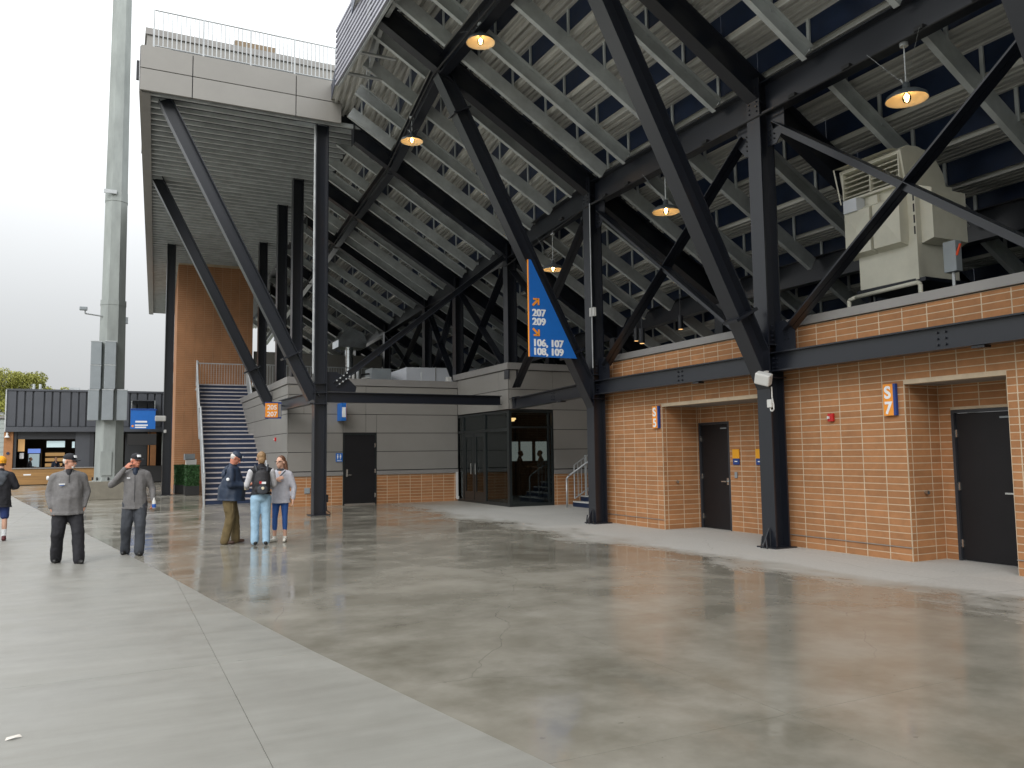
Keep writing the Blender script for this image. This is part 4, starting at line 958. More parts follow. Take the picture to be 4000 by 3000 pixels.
for sx in (-.04, SWD+.02):
    m = MB(); pts = [0, 14*run, 14*run+1.1, YE]
    for a, b in zip(pts, pts[1:]): m.prof([(-.02, -.22), (.02, -.22), (.02, .19), (-.02, .19)], (sx, a, zs(a)+.05), (sx, b, zs(b)+.05))
    m.obj('stringer', 'galv_bright', st)
    m = MB()
    for off in (.62, .95, 1.07):
        for a, b in zip(pts, pts[1:]): m.tube((sx, a, zs(a)+off), (sx, b, zs(b)+off), .028 if off != .62 else .016, 8)
    m.tube((sx, 0, .0), (sx, 0, 1.07), .025, 8); m.path([(sx, 0, .95), (sx, -.28, .95), (sx, -.28, .0)], .021, 8)
    m.obj('handrail', 'galv_bright', st)
    for k in range(8):
        yy = YE*k/7; MB().box(sx-.032, sx+.032, yy-.032, yy+.032, zs(yy), zs(yy)+1.07).obj('railing_post', 'galv_bright', st)
    yy = .11
    pk = MB().box(-.014, .014, -.014, .014, .15, .94).mesh('picket', 'galv_bright')
    while yy < YE: link('picket', pk, None, st, loc=(sx, yy, zs(yy))); yy += .11
MB().box(-.05, 0.02, YE-.02, YE+.9, 4.85, 5.9).obj('end_panel', 'galv', st)
m = MB(); m.tube((.0, YE+.88, 5.9), (SWD, YE+.88, 5.9), .022, 8)
for k in range(19): m.tube((.02+k*.115, YE+.88, 4.85), (.02+k*.115, YE+.88, 5.9), .009, 5)
m.obj('landing_guard', 'galv', st)
# small stairs on the right, in the passage
s2 = empty('small_stairs', (0, 0, 0), label='short blue stair with grey railing behind the middle black column', cat='stairs')
for k in range(9):
    x = 12.55+.27*k; z = .16*(k+1)
    MB().box(x, x+.28, 19.6, 21.3, z-.03, z).obj('tread', 'tread_alu', s2); MB().box(x, x+.012, 19.6, 21.3, z-.16, z-.031).obj('riser', 'riser_navy', s2)
m = MB(); m.path([(12.2, 21.05, 0), (12.2, 21.05, .86), (12.3, 21.05, .95), (14.9, 21.05, 2.5)], .026, 10); m.obj('handrail', 'galv_bright', s2, smooth=True)
m = MB(); m.path([(12.5, 21.1, .25), (12.5, 21.1, 1.25), (15, 21.1, 2.75)], .02, 8); m.path([(12.5, 21.1, .25), (15, 21.1, 1.75)], .02, 8)
m.obj('guard_rail', 'galv_bright', s2)
for k in range(9): x = 12.5+.125+k*.125; MB().box(x-.008, x+.008, 21.092, 21.108, .25+(x-12.5)*.6, 1.25+(x-12.5)*.6).obj('picket', 'galv', s2)
MB().box(12.88, 12.93, 21.075, 21.125, .3, 1.55).obj('guard_post', 'galv', s2)

# ================================================================ BRICK TOWER
tw = empty('brick_tower', (2.62, 41.7, 0), -.043); tag(tw, 'tall plain orange brick tower standing behind the staircase under the deck', 'tower')
MB().box(.008, 3.5, .008, 7, 0, 11.1).obj('core', 'mortar', tw)
b3 = MB(); nz_ = int(11.0/BH)
for j in range(nz_):
    for k in range(9):
        x0 = k*BL; x1 = min(x0+BL, 3.5)
        if x1-x0 > .05: b3.box(x0+.004, x1-.004, -.004, .02, j*BH+.004, (j+1)*BH-.004)
    for k in range(17):
        b3.box(-.004, .02, .03+k*BL, .03+(k+1)*BL-.01, j*BH+.005, (j+1)*BH-.005)
tag(b3.obj('bricks', 'brick_far', tw), kind='stuff')

# hedges
def leaves(n, size, fn, seed, shape='quad'):
    rnd = random.Random(seed); v = []; f = []
    for i in range(n):
        c = fn(rnd)
        if c is None: continue
        a = Vector((rnd.uniform(-1, 1), rnd.uniform(-1, 1), rnd.uniform(-1, 1))).normalized(); b = a.orthogonal().normalized(); c2 = a.cross(b)
        th = rnd.uniform(0, 6.28); b, c2 = b*math.cos(th)+c2*math.sin(th), c2*math.cos(th)-b*math.sin(th)
        s = size*rnd.uniform(.6, 1.3); k = len(v)
        v += [tuple(Vector(c)+b*s), tuple(Vector(c)+c2*s*.6), tuple(Vector(c)-b*s), tuple(Vector(c)-c2*s*.6)]; f.append((k, k+1, k+2, k+3))
    m = MB(); m.v = v; m.f = f; return m
def hedge(x, y, w_, d_, lab):
    h = empty('hedge_planter', (x, y, 0), label=lab, cat='planter', group='hedge planters beside the tower')
    MB().box(0, w_, 0, d_, .02, .40).obj('planter_box', 'dark_rubber', h); MB().box(.03, w_-.03, .03, d_-.03, .4, 1.24).obj('hedge_core', 'leaf_green', h)
    def fn(r):
        k = r.random()
        if k < .5: return (r.uniform(0, w_), r.uniform(-.01, .05), r.uniform(.4, 1.28))
        if k < .75: return (r.choice((r.uniform(0, .05), r.uniform(w_-.05, w_))), r.uniform(0, d_), r.uniform(.4, 1.28))
        return (r.uniform(0, w_), r.uniform(0, d_), r.uniform(1.22, 1.29))
    m = leaves(1500, .035, fn, int(x*100)); me = bpy.data.meshes.new('hedge_leaves'); me.from_pydata(m.v, [], m.f); me.materials.append(MAT['leaf_green'])
    o = link('hedge_leaves', me, None, h); o['kind'] = 'stuff'
hedge(2.50, 38.9, .42, 1.0, 'green artificial hedge in a black planter, the left and farther one')
hedge(2.78, 36.9, .56, 1.0, 'green artificial hedge in a black planter, the wider one nearest the stairs')
s = empty('stacked_supplies', (0, 0, 0), label='pile of plastic wrapped boxes behind the stair railing by the tower', cat='boxes')
for k, (x, z, m_) in enumerate(((3.0, .9, 'paper'), (3.05, 1.25, 'white_plastic'), (2.98, 1.5, 'grey_box'))): MB().box(x, x+.45, 40.3, 40.8, z, z+.28).obj('box', m_, s)
MB().box(2.9, 3.55, 40.2, 41.0, 0, .9).obj('trolley', 'grey_box', s)

# ================================================================ LIGHT POLE
lp = empty('light_pole', (-.14, 36.3, 0), label='tall galvanised octagonal light pole on a concrete pedestal with grey cabinets', cat='light pole')
MB().box(-.72, .58, -.62, .62, 0, .72).obj('pedestal', 'conc_ped', lp, bevel=.02)
MB().tube((0, 0, .76), (0, 0, 7.9), .56, 8, .50).obj('pole_lower', 'pole_galv', lp); MB().tube((0, 0, 7.9), (0, 0, 24), .47, 8, .37).obj('pole_upper', 'pole_galv', lp)
MB().tube((0, 0, 7.8), (0, 0, 8.0), .515, 8, .51).obj('collar', 'pole_galv', lp); MB().tube((0, 0, 12.1), (0, 0, 12.5), .46, 8, .45).obj('collar', 'pole_galv', lp)
MB().box(-.47, -.0, -.52, -.45, 12.35, 12.5).obj('name_plate', 'galv_bright', lp)
MB().tube((0, 0, .72), (0, 0, .76), .62, 8).obj('base_flange', 'pole_galv', lp)
m = MB()
for k in range(8): a = 2*math.pi*(k)/8; m.tube((.57*math.cos(a), .57*math.sin(a), .76), (.57*math.cos(a), .57*math.sin(a), .88), .03, 6)
m.obj('anchor_bolts', 'dark_rubber', lp)
m = MB().box(-.3, .1, -.56, -.5, .95, 1.9); m.obj('access_door', 'pole_galv', lp)
def cab(x0, x1, y0, y1, z0, z1): MB().box(x0, x1, y0, y1, z0, z1).obj('cabinet', 'grey_box', lp, bevel=.012); MB().box(x0-.01, x1+.01, y0-.01, y1, z1-.03, z1).obj('cabinet_lid', 'galv', lp)
for k, (za, zb) in enumerate(((3.12, 4.35), (4.35, 5.33), (5.33, 6.28))):
    o_ = .0 if k == 0 else .05
    cab(-.75+o_-.05, -.42+o_, -.62, -.30, za, zb-.01); cab(-.30+o_, .10+o_, -.85, -.48, za, zb-.01)
cab(.22, .60, -.72, -.40, 3.12, 4.35)
m = MB(); m.tube((-.4, -.3, 7.32), (-1.0, -.5, 7.36), .03, 8); m.tube((-1.0, -.5, 7.36), (-1.0, -.5, 7.5), .03, 8); m.obj('camera_arm', 'galv_bright', lp); MB().box(-1.2, -.92, -.6, -.42, 7.48, 7.62).obj('camera_housing', 'grey_box', lp, bevel=.02); MB().box(.46, .55, -.2, 0, 7.1, 7.35).obj('small_box', 'grey_box', lp)
# sensors on the far left column
s = empty('security_light', (2.0, 38.0, 3.3), label='pale twin security light on the far left deck column', cat='light'); MB().box(-.42, .02, -.22, -.10, -.12, .12).obj('housing', 'white_plastic', s, bevel=.04); MB().box(-.05, .05, -.15, .05, -.62, -.48).obj('sensor', 'white_plastic', s, bevel=.02)

# ================================================================ CONCESSION KIOSK
kk = empty('concession_stand', (0, 0, 0), label='dark ribbed concession stand with wooden counter across the plaza on the left', cat='kiosk')
KY = 58.0
MB().box(-5.9, 7, KY+.12, KY+8, 3.4, 5.85).obj('upper_wall', 'dark_ribbed', kk)
x = -5.95; k = 0
while x < 6.8:
    w_ = .34 if k % 3 else .52
    MB().box(x, x+w_, KY+.0, KY+.118, 3.62, 5.82).obj('ribbed_panel', 'dark_ribbed', kk, bevel=.02); x += w_+.09; k += 1
MB().box(-5.98, 7, KY-.04, KY+.3, 5.84, 5.96).obj('coping', 'dark_ribbed', kk); MB().box(-5.9, 7, KY-.25, KY+.11, 3.30, 3.60).obj('shutter_box', 'dark_ribbed', kk)
MB().box(-6.0, -5.93, KY-.08, KY+.3, 3.3, 5.9).obj('corner_trim', 'galv_bright', kk)
MB().box(-6.0, -5.52, KY-.02, KY+.5, 0, 3.3).obj('brick_pier', 'brick', kk)
MB().tube((-5.76, KY-.05, 1.98), (-5.76, KY-.02, 1.98), .09, 14).obj('pier_emblem', 'riser_navy', kk)
MB().lathe((-5.82, KY-.15, 2.95), [(.16, 0), (.07, .12), (.05, .3), (.0, .32)], 12).obj('wall_lamp', 'white_plastic', kk)
MB().box(-5.52, -.9, KY-.05, KY+.25, .05, 1.02).obj('counter_front', 'wood_counter', kk)
MB().box(-5.52, -.9, KY-.12, KY+.5, 1.02, 1.08).obj('counter_top', 'coping', kk)
MB().box(-4.9, -4.5, KY-.06, KY-.052, .62, .70).obj('counter_sign', 'white_txt', kk)
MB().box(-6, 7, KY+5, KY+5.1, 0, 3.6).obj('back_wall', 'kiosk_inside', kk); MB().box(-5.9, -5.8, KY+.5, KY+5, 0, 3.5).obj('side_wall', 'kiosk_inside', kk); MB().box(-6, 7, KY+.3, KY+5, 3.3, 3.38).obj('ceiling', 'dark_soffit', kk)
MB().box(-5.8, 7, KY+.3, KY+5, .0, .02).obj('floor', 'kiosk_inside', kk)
MB().box(-5.5, -5.35, KY+.1, KY+.2, 1.08, 3.3).obj('jamb', 'dark_soffit', kk); MB().box(-2.15, -1.35, KY+.1, KY+.4, 1.08, 3.3).obj('sliding_panel', 'dark_ribbed', kk); MB().box(-1.35, -1.1, KY+.05, KY+.3, 0, 3.3).obj('jamb', 'dark_soffit', kk)
MB().box(-5.5, -2.15, KY+.2, KY+.25, 2.85, 3.3).obj('header', 'dark_soffit', kk)
MB().box(-5.3, -4.95, KY+.6, KY+.65, 2.1, 2.9).obj('menu_board', 'wood_lightbox', kk); MB().box(-5.2, -4.98, KY+.6, KY+.65, 1.65, 2.0).obj('poster', 'white_txt', kk)
MB().box(-3.75, -2.75, KY+.5, KY+.6, 2.34, 2.74).obj('menu_screen', 'screen', kk); MB().box(-2.35, -2.2, KY+.5, KY+.6, 2.3, 2.7).obj('menu_screen', 'screen', kk)
fz = MB().box(-5.0, -4.2, KY+3, KY+3.7, .02, 2.3).obj('drinks_fridge', 'dark_soffit', kk); MB().box(-4.95, -4.25, KY+2.97, KY+2.995, 2.0, 2.28).obj('lit_header', 'blue_lightbox', fz); MB().box(-4.9, -4.3, KY+2.97, KY+2.995, 1.1, 1.95).obj('glass_front', 'screen', fz)
for z in (1.1, 1.45, 1.8): MB().box(-4.0, -2.9, KY+3.5, KY+4, z, z+.22).obj('warmer_shelf', 'wood_lightbox', kk)
MB().box(-3.9, -3.0, KY+3.6, KY+4.1, .9, 2.1).obj('warmer_case', 'kiosk_inside', kk)
# right part: glazing, awning box, low black counter
MB().box(.8, 2.45, KY-2.0, KY-1.2, 2.42, 3.12).obj('awning_box', 'dark_rubber', kk); MB().box(2.95, 4.6, KY-2, KY-1.2, 2.42, 3.2).obj('awning_box', 'dark_rubber', kk)
for x0, x1, m_ in ((.0, .6, 'kiosk_inside'), (.7, 2.0, 'dark_inside'), (2.05, 2.12, 'brick'), (2.2, 2.55, 'brick'), (2.9, 3.3, 'pale_siding')): MB().box(x0, x1, KY+.5, KY+.6, 1.1, 3.3).obj('bay_panel', m_, kk)
MB().box(3.0, 3.3, KY+.3, KY+.4, 1.1, 1.9).obj('red_poster', 'red', kk)
MB().box(-.9, 4.6, KY-.1, KY+.4, .05, 1.08).obj('black_counter', 'dark_rubber', kk)
MB().box(-2.7, -2.1, KY+2, KY+3, 5.9, 6.25).obj('roof_vent', 'galv', kk)
for x in (-4.6, -4.25): MB().tube((x, KY+1, 5.9), (x, KY+1, 6.35), .08, 8).obj('roof_pipe', 'galv', kk)
def banner(x0, x1, lab, y=55.8, txt=True):
    s = empty('hanging_banner', (0, 0, 0), label=lab, cat='banner'); MB().box(x0, x1, y, y+.06, 3.42, 4.70).obj('banner_face', 'blue_sign', s); MB().box(x0-.03, x1+.08, y-.02, y+.08, 4.6, 4.68).obj('banner_rail', 'navy_sign', s)
    if txt:
        MB().box(x0+.28, x0+.95, y-.012, y-.002, 3.82, 3.93).obj('print_line', 'white_txt', s); MB().box(x0+.26, x0+1.0, y-.012, y-.002, 3.61, 3.70).obj('print_line', 'white_txt', s); MB().box(x0+.26, x0+.9, y-.012, y-.002, 3.48, 3.56).obj('print_line', 'white_txt', s); MB().tube((x0+.13, y-.012, 3.6), (x0+.13, y-.002, 3.6), .07, 12).obj('emblem', 'orange_sign', s)
    else:
        for z in (4.3, 3.95, 3.6): MB().box(x0+.05, x1-.05, y-.012, y-.002, z, z+.06).obj('print_line', 'white_txt', s)
    for x in (x0+.05, x1-.05): MB().tube((x, y+.03, 4.7), (x, y+.03, 5.2), .015, 6).obj('hanger', 'galv', s)
    MB().box(x0, x1, y+.03, KY, 5.2, 5.25).obj('support_arm', 'dark_ribbed', s)
banner(.93, 2.36, 'wide blue banner with white lines left of the far column'); banner(2.98, 3.36, 'narrow blue banner between the far column and the brick tower', txt=False)
# pale building to the left
s = empty('pale_building', (0, 0, 0), label='pale building with horizontal siding at the left edge', cat='building')
for k in range(14): MB().box(-18, -6.1, 61+.002*k, 61.25, .30*k, .30*(k+1)-.015).obj('siding_board', 'pale_siding', s)
MB().box(-18, -6.1, 61.2, 66, 0, 4.25).obj('core', 'pale_siding', s); MB().box(-18.1, -6.0, 60.9, 66.2, 4.25, 4.4).obj('roof_edge', 'coping', s)
# dark framework seen between the far column and the tower
s = empty('far_gantry', (0, 0, 0), label='dark steel gantry with white slots seen between the far column and the tower', cat='gantry')
for z0, z1, m_ in ((5.55, 6.2, 'black_steel'), (6.9, 7.5, 'black_steel')): MB().box(2.9, 3.6, 54, 54.3, z0, z1).obj('gantry_beam', m_, s)
MB().box(3.45, 3.6, 54, 54.3, 0, 7.5).obj('gantry_post', 'black_steel', s)

# ================================================================ TREES
def tree(x, y, h, r, lab, seed, mat_='leaf_yellow'):
    t = empty('tree', (x, y, 0), label=lab, cat='tree', group='spring trees beyond the concession stand'); rnd = random.Random(seed)
    m = MB(); m.tube((0, 0, -.2), (0, 0, h*.45), .35, 9, .2); tips = []
    for k in range(9):
        a = rnd.uniform(0, 6.28); z0 = h*rnd.uniform(.25, .45); tip = Vector((math.cos(a)*r*.6, math.sin(a)*r*.6, h*rnd.uniform(.6, .92))); m.tube((0, 0, z0), tip, .12, 6, .03); tips.append(tip)
    m.obj('trunk', 'bark', t)
    cl = [(Vector((rnd.gauss(0, r*.42), rnd.gauss(0, r*.42), h*rnd.uniform(.45, .92))), rnd.uniform(.14, .34)*r) for _ in range(34)]+[(p, r*.3) for p in tips]
    def fn(q_):
        c, rr_ = q_.choice(cl); v = Vector((q_.gauss(0, 1), q_.gauss(0, 1), q_.gauss(0, .8))); v = v.normalized()*rr_*(q_.random()**.4); return c+v
    lm = leaves(15000, .12, fn, seed); me = bpy.data.meshes.new('crown'); me.from_pydata(lm.v, [], lm.f); me.materials.append(MAT[mat_]); o = link('crown', me, None, t)
tree(-14.5, 112, 12.6, 3.6, 'yellow green spring tree at the left edge behind the ribbed stand', 3)
tree(-10.6, 116, 12.8, 3.4, 'tallest yellow green tree, rounded crown above the stand roof', 5)
tree(-7.2, 120, 11.2, 3.0, 'lower yellow green tree thinning out to the right', 8)
tree(-20, 118, 12.5, 4, 'yellow green tree farthest left, mostly out of view', 9)
tree(-3.9, 122, 9.6, 2.4, 'low bushy tree just showing above the stand roof line', 12)

#@@PEOPLE
# ================================================================ PEOPLE
def V3(*a): return Vector(a)
class Blob:
    """union of tapered capsules and ellipsoids, welded to one skin by a voxel remesh"""
    def __init__(s): s.bm = bmesh.new()
    def ell(s, c, r, rot=None):
        M_ = Matrix.Translation(Vector(c)) @ (rot.to_4x4() if rot else Matrix.Identity(4)) @ Matrix.Diagonal((*r, 1))
        bmesh.ops.create_icosphere(s.bm, subdivisions=2, radius=1, matrix=M_); return s
    def cap(s, p, r0, q, r1, flat=1.0):
        p, q = Vector(p), Vector(q); d = q-p; L = d.length
        rot = d.to_track_quat('Z', 'Y').to_matrix().to_4x4()
        bmesh.ops.create_cone(s.bm, cap_ends=True, segments=14, radius1=r0, radius2=r1, depth=L, matrix=Matrix.Translation((p+q)/2) @ rot @ Matrix.Diagonal((1, flat, 1, 1)))
        s.ell(p, (r0,)*3); s.ell(q, (r1,)*3); return s
    def chain(s, pts):
        for (p, r0), (q, r1) in zip(pts, pts[1:]): s.cap(p, r0, q, r1)
        return s
    def obj(s, name, m, parent, voxel=.012, smooth=3, wrinkle=0., wscale=9., squash=None):
        me = bpy.data.meshes.new(name); s.bm.to_mesh(me); s.bm.free()
        o = bpy.data.objects.new(name, me); COL.objects.link(o)
        r_ = o.modifiers.new('r', 'REMESH'); r_.mode = 'VOXEL'; r_.voxel_size = voxel; r_.use_smooth_shade = True
        if smooth: k = o.modifiers.new('s', 'SMOOTH'); k.iterations = smooth; k.factor = .5
        dg = bpy.context.evaluated_depsgraph_get(); m2 = bpy.data.meshes.new_from_object(o.evaluated_get(dg))
        COL.objects.unlink(o); bpy.data.objects.remove(o)
        if wrinkle:
            for v in m2.vertices:
                c = v.co; n_ = noise.noise(Vector((c.x*wscale, c.y*wscale, c.z*wscale*.55)))+.5*noise.noise(Vector((c.x*wscale*2.3, c.y*wscale*2.3, c.z*wscale*1.6+5)))
                v.co = c+v.normal*n_*wrinkle
        m2.name = name; m2.materials.clear(); m2.materials.append(MAT[m])
        for p in m2.polygons: p.use_smooth = True
        return link(name, m2, None, parent)
def hand(B, wrist, dirn, palm, side, curl=.5, s=1.):
    """dirn: from wrist to knuckles, palm: palm normal, side: +1 left / -1 right"""
    d = Vector(dirn).normalized(); n = Vector(palm); n = (n-d*n.dot(d)).normalized(); a = d.cross(n)*side   # a points to the thumb side
    w = Vector(wrist); B.cap(w, .027*s, w+d*.03, .026*s)
    for k in (-1, 0, 1): B.cap(w+d*.03+a*k*.017*s, .016*s, w+d*.088*s+a*k*.022*s, .0135*s)
    for k, L in zip((1.5, .5, -.5, -1.5), (.070, .078, .073, .057)):
        p = w+d*.088*s+a*k*.0195*s; th = curl; e = d
        q = p+(d*math.cos(th*.6)+n*math.sin(th*.6))*L*.42; r_ = q+(d*math.cos(th*1.5)+n*math.sin(th*1.5))*L*.34; t = r_+(d*math.cos(th*2.2)+n*math.sin(th*2.2))*L*.26
        B.chain([(p, .0098), (q, .0092), (r_, .0085), (t, .0075)])
    p = w+d*.03+a*.028*s; q = p+(d*.75+a*.75+n*.25).normalized()*.038; r_ = q+(d*.95+a*.2+n*.45).normalized()*.032
    B.chain([(p, .014), (q, .0112), (r_, .009)])
def person(name_loc, heading, label, P):
    """local frame: +y is where the body faces, +x its right hand side"""
    t = empty('person', name_loc, -heading, label=label, cat='person')
    if P.get('group'): t['group'] = P['group']
    H = P.get('h', 1.74)/1.75; wd = P.get('w', 1.); lean = P.get('lean', 0.); vx = P.get('voxel', 1.)
    belly = P.get('belly', 0.)
    def L(x, y, z): return Vector((x*wd if z > .8 else x, y+lean*max(0, z-.95), z))*H
    sk = P['skin']; sh = P.get('sh', .178)
    hipw = .095
    feet = P['feet']      # [(x,y,z_ankle,toe_angle)] right, left ; knees
    knees = P['knees']
    arms = P['arms']      # per side: elbow, wrist, hand dir, palm normal, curl
    hy, hp = P.get('head', (0, 0))
    Rh = Matrix.Rotation(-hy, 3, 'Z') @ Matrix.Rotation(-hp, 3, 'X')
    hc = L(0, .015, 1.60)+Rh @ Vector((0, .01, .03)); hw = P.get('headsize', 1.08)
    def hd(x, y, z): return hc+Rh @ (Vector((x, y, z))*hw)
    B = Blob()
    B.chain([(L(0, 0, 1.42), .065), (L(0, .0, 1.50), .055), (hd(0, -.015, -.05), .056)])
    B.ell(hd(0, -.008, .028), (.074, .094, .090), Rh); B.ell(hd(0, .022, -.035), (.058, .068, .068), Rh); B.ell(hd(0, .052, -.082), (.032, .028, .024), Rh)
    B.cap(hd(0, .088, .005), .010, hd(0, .106, -.030), .0135); B.ell(hd(0, .085, -.062), (.024, .012, .010), Rh)
    for sx in (-1, 1): B.ell(hd(sx*.074, -.008, -.012), (.010, .020, .031), Rh); B.ell(hd(sx*.034, .070, .022), (.022, .014, .009), Rh)
    # full body under the clothes
    B.chain([(L(0, 0, 1.38), .10), (L(0, 0, 1.15), .10), (L(0, 0, .96), .105)])
    for i, sx in enumerate((1, -1)):
        S = L(sx*sh, -.01, 1.385); E, W = Vector(arms[i][0])*H, Vector(arms[i][1])*H
        E.y += lean*max(0, E.z-.95); W.y += lean*max(0, W.z-.95)
        if i == 0: SR = (S, E, W)
        else: SL_ = (S, E, W)
        B.chain([(L(sx*.05, 0, 1.37), .05), (S, .045), (E, .036), (W, .026)])
        hand(B, W, arms[i][2], arms[i][3], -sx, arms[i][4])
        hp_ = L(sx*hipw, 0, .92); K = Vector(knees[i])*H; F = Vector(feet[i][:3])*H
        B.chain([(hp_, .075), (K, .048), (K.lerp(F, .35), .050 if P.get('bare') else .044), (F, .034)])
    B.obj('body', sk, t, .0085*vx if vx == 1 else .02, 2)
    hl = t
    # eyes, brows
    e = MB()
    if not P.get('back'):
        for sx in (-1, 1): e.lathe(hd(sx*.032, .083, .008), [(.0, -.006), (.010, -.004), (.011, 0), (.010, .004), (0, .006)], 8)
        e.obj('eyes', 'shoe_black', t)
    # torso garment
    J = Blob(); hem = P.get('hem', .88); jb = P.get('bulk', 1.)
    prof_ = [(1.39, .140, .088), (1.30, .165, .112), (1.18, .168, .122+belly*.5), (1.05, .165, .122+belly), (.95, .178, .130+belly*.8), (hem+.02, .186, .138+belly*.65), (hem-.08, .186, .138+belly*.6)]
    for (z, rx, ry) in prof_: J.ell(L(0, belly*.4, z), (rx*jb*wd, ry*jb, .085))
    for (z0, rx0, ry0), (z1, rx1, ry1) in zip(prof_, prof_[1:]):
        for q_ in (.25, .5, .75): J.ell(L(0, belly*.4, z0+(z1-z0)*q_), ((rx0+(rx1-rx0)*q_)*jb*wd, (ry0+(ry1-ry0)*q_)*jb, .085))
    J.cap(L(0, -.01, 1.42), .085, L(0, -.01, 1.49), .066)
    armm = P.get('sleeve')     # sleeves of another colour
    A_ = J if not armm else Blob(); A1 = A_; A2 = J if not armm else Blob()
    for i, (S, E, W) in enumerate((SR, SL_)):
        d = (W-E).normalized()
        A_ = (A1, A2)[i]; A_.cap(S+Vector((0, 0, -.005)), .064*jb, E, .052*jb); A_.cap(E, .052*jb, W-d*.012, .041*jb)
        J.cap(L((1, -1)[i]*.05, -.01, 1.425), .066, S, .060*jb)
    jo = J.obj('jacket', P['top'], t, .014*vx, 9, P.get('wr', .013), 7.)
    b_ = bmesh.new(); b_.from_mesh(jo.data); hz = hem*H
    bmesh.ops.bisect_plane(b_, geom=b_.verts[:]+b_.edges[:]+b_.faces[:], plane_co=(0, 0, hz), plane_no=(0, .06, 1), clear_inner=True)
    for v in b_.verts:
        if v.co.z < hz+.03 and abs(v.co.x) < .25*wd: v.co.x *= 1.03; v.co.y *= 1.04
    b_.to_mesh(jo.data); b_.free()
    for p_ in jo.data.polygons: p_.use_smooth = True
    if armm:
        A1.obj('sleeve', armm, t, .014*vx, 4, .006); A2.obj('sleeve', armm, t, .014*vx, 4, .006)
    # legs garment
    T = Blob(); lt = P.get('legfit', 1.); T.ell(L(0, -.01, .94), (.155*wd, .115, .11)); T.ell(L(0, -.02, .88), (.155*wd, .120, .09))
    zend = P.get('leg_end', 0.)
    for i, sx in enumerate((1, -1)):
        hp_ = L(sx*.085, -.005, .88); K = Vector(knees[i])*H; F = Vector(feet[i][:3])*H
        if P.get('shorts'): T.chain([(hp_, .098*lt), (hp_.lerp(K, .9), .078*lt)])
        elif zend: T.chain([(hp_, .094*lt), (K, .056*lt), (K.lerp(F, .35), .056*lt), (K.lerp(F, zend), .040*lt)])
        else: T.chain([(hp_, .098*lt), (K, .072*lt), (K.lerp(F, .5), .066*lt), (F+Vector((0, 0, -.025)), .066*lt)])
    T.obj('trousers', P['legs'], t, .014*vx, 3, P.get('wr', .011)*.9*(0 if zend else 1)+.001, 11.)
    # shoes
    for i in (0, 1):
        x, y, z, a = feet[i][:4]; F = Vector((x, y, z))*H; pitch = feet[i][4] if len(feet[i]) > 4 else 0
        d = Vector((math.sin(a)*math.cos(pitch), math.cos(a)*math.cos(pitch), math.sin(pitch))); u = Vector((-math.sin(a)*math.sin(pitch), -math.cos(a)*math.sin(pitch), math.cos(pitch)))
        S = Blob(); b = F-u*.048; S.cap(b-d*.045, .040, b+d*.06, .040); S.cap(b+d*.06, .040, b+d*.145, .031); S.cap(b-d*.02+u*.01, .040, F+u*.02, .040)
        if P.get('boots'): S.cap(F, .045, F+u*.11, .047)
        o = S.obj('shoe', P['shoes'], t, .011*vx, 2)
        zmin = -.0
        for v in o.data.vertices:
            if not pitch and v.co.z < .004: v.co.z = .004
    if P.get('socks'):
        S = Blob()
        for i in (0, 1):
            K = Vector(knees[i])*H; F = Vector(feet[i][:3])*H; S.cap(F, .042, K.lerp(F, .62), .046)
        S.obj('socks', 'white_txt', t, .012, 1)
    # hair and hats
    hr = P.get('hair')
    if hr:
        Hh = Blob()
        if P.get('hairstyle') == 'long':
            Hh.ell(hd(0, -.022, .045), (.083, .092, .088), Rh); Hh.chain([(hd(-.05, -.055, .0), .045), (hd(-.075, -.07, -.12), .040), (hd(-.06, -.075, -.24), .022)]); Hh.chain([(hd(.05, -.055, .0), .045), (hd(.06, -.06, -.11), .034), (hd(.05, -.06, -.18), .02)]); Hh.ell(hd(0, -.06, -.05), (.065, .045, .09), Rh)
        elif P.get('hairstyle') == 'bun':
            Hh.ell(hd(0, -.022, .035), (.086, .094, .095), Rh); Hh.ell(hd(0, -.06, -.035), (.072, .05, .075), Rh)
        else:
            Hh.ell(hd(0, -.03, .012), (.080, .080, .075), Rh)
        Hh.obj('hair', hr, t, .009*vx, 1, .005, 40)
    if P.get('beard'):
        Bd = Blob(); Bd.ell(hd(0, .064, -.078), (.034, .024, .028), Rh); Bd.ell(hd(0, .086, -.046), (.028, .012, .008), Rh); Bd.obj('beard', 'hair_white', t, .007, 1)
    if P.get('cap'):
        Cp = Blob(); Cp.ell(hd(0, -.006, .062), (.084, .103, .068), Rh); Cp.ell(hd(0, -.006, .045), (.086, .104, .030), Rh)
        Cp.obj('cap', P['cap'], t, .008*vx, 2)
        br_ = MB(); n = 10; top = []; bot = []
        for k in range(n+1):
            a = math.pi*k/n; x = -.074*math.cos(a); y = .072+.088*math.sin(a)**.8; z = .048-.020*math.sin(a)-.012*abs(math.cos(a))
            top.append(hd(x, y, z)); bot.append(hd(x, y, z-.006))
        br_.add(top+bot, [tuple(range(n+1)), tuple(range(2*n+1, n, -1))]+[(k, k+1, n+2+k, n+1+k) for k in range(n)]+[(n, 0, n+1, 2*n+1)]); br_.obj('cap_brim', P['cap'], t)
        lg = MB(); pts = []
        for x in (-.032, -.011, .011, .032):
            for z in (.062, .098): 
                yy = .103*math.sqrt(max(0, 1-(x/.084)**2-((z-.062)/.072)**2))-.002; pts.append(hd(x, yy, z))
        lg.add(pts, [(0, 2, 3, 1), (2, 4, 5, 3), (4, 6, 7, 5)]); lo = lg.obj('cap_patch', P.get('patch', 'white_txt'), t); sm = lo.modifiers.new('s', 'SOLIDIFY'); sm.thickness = .004
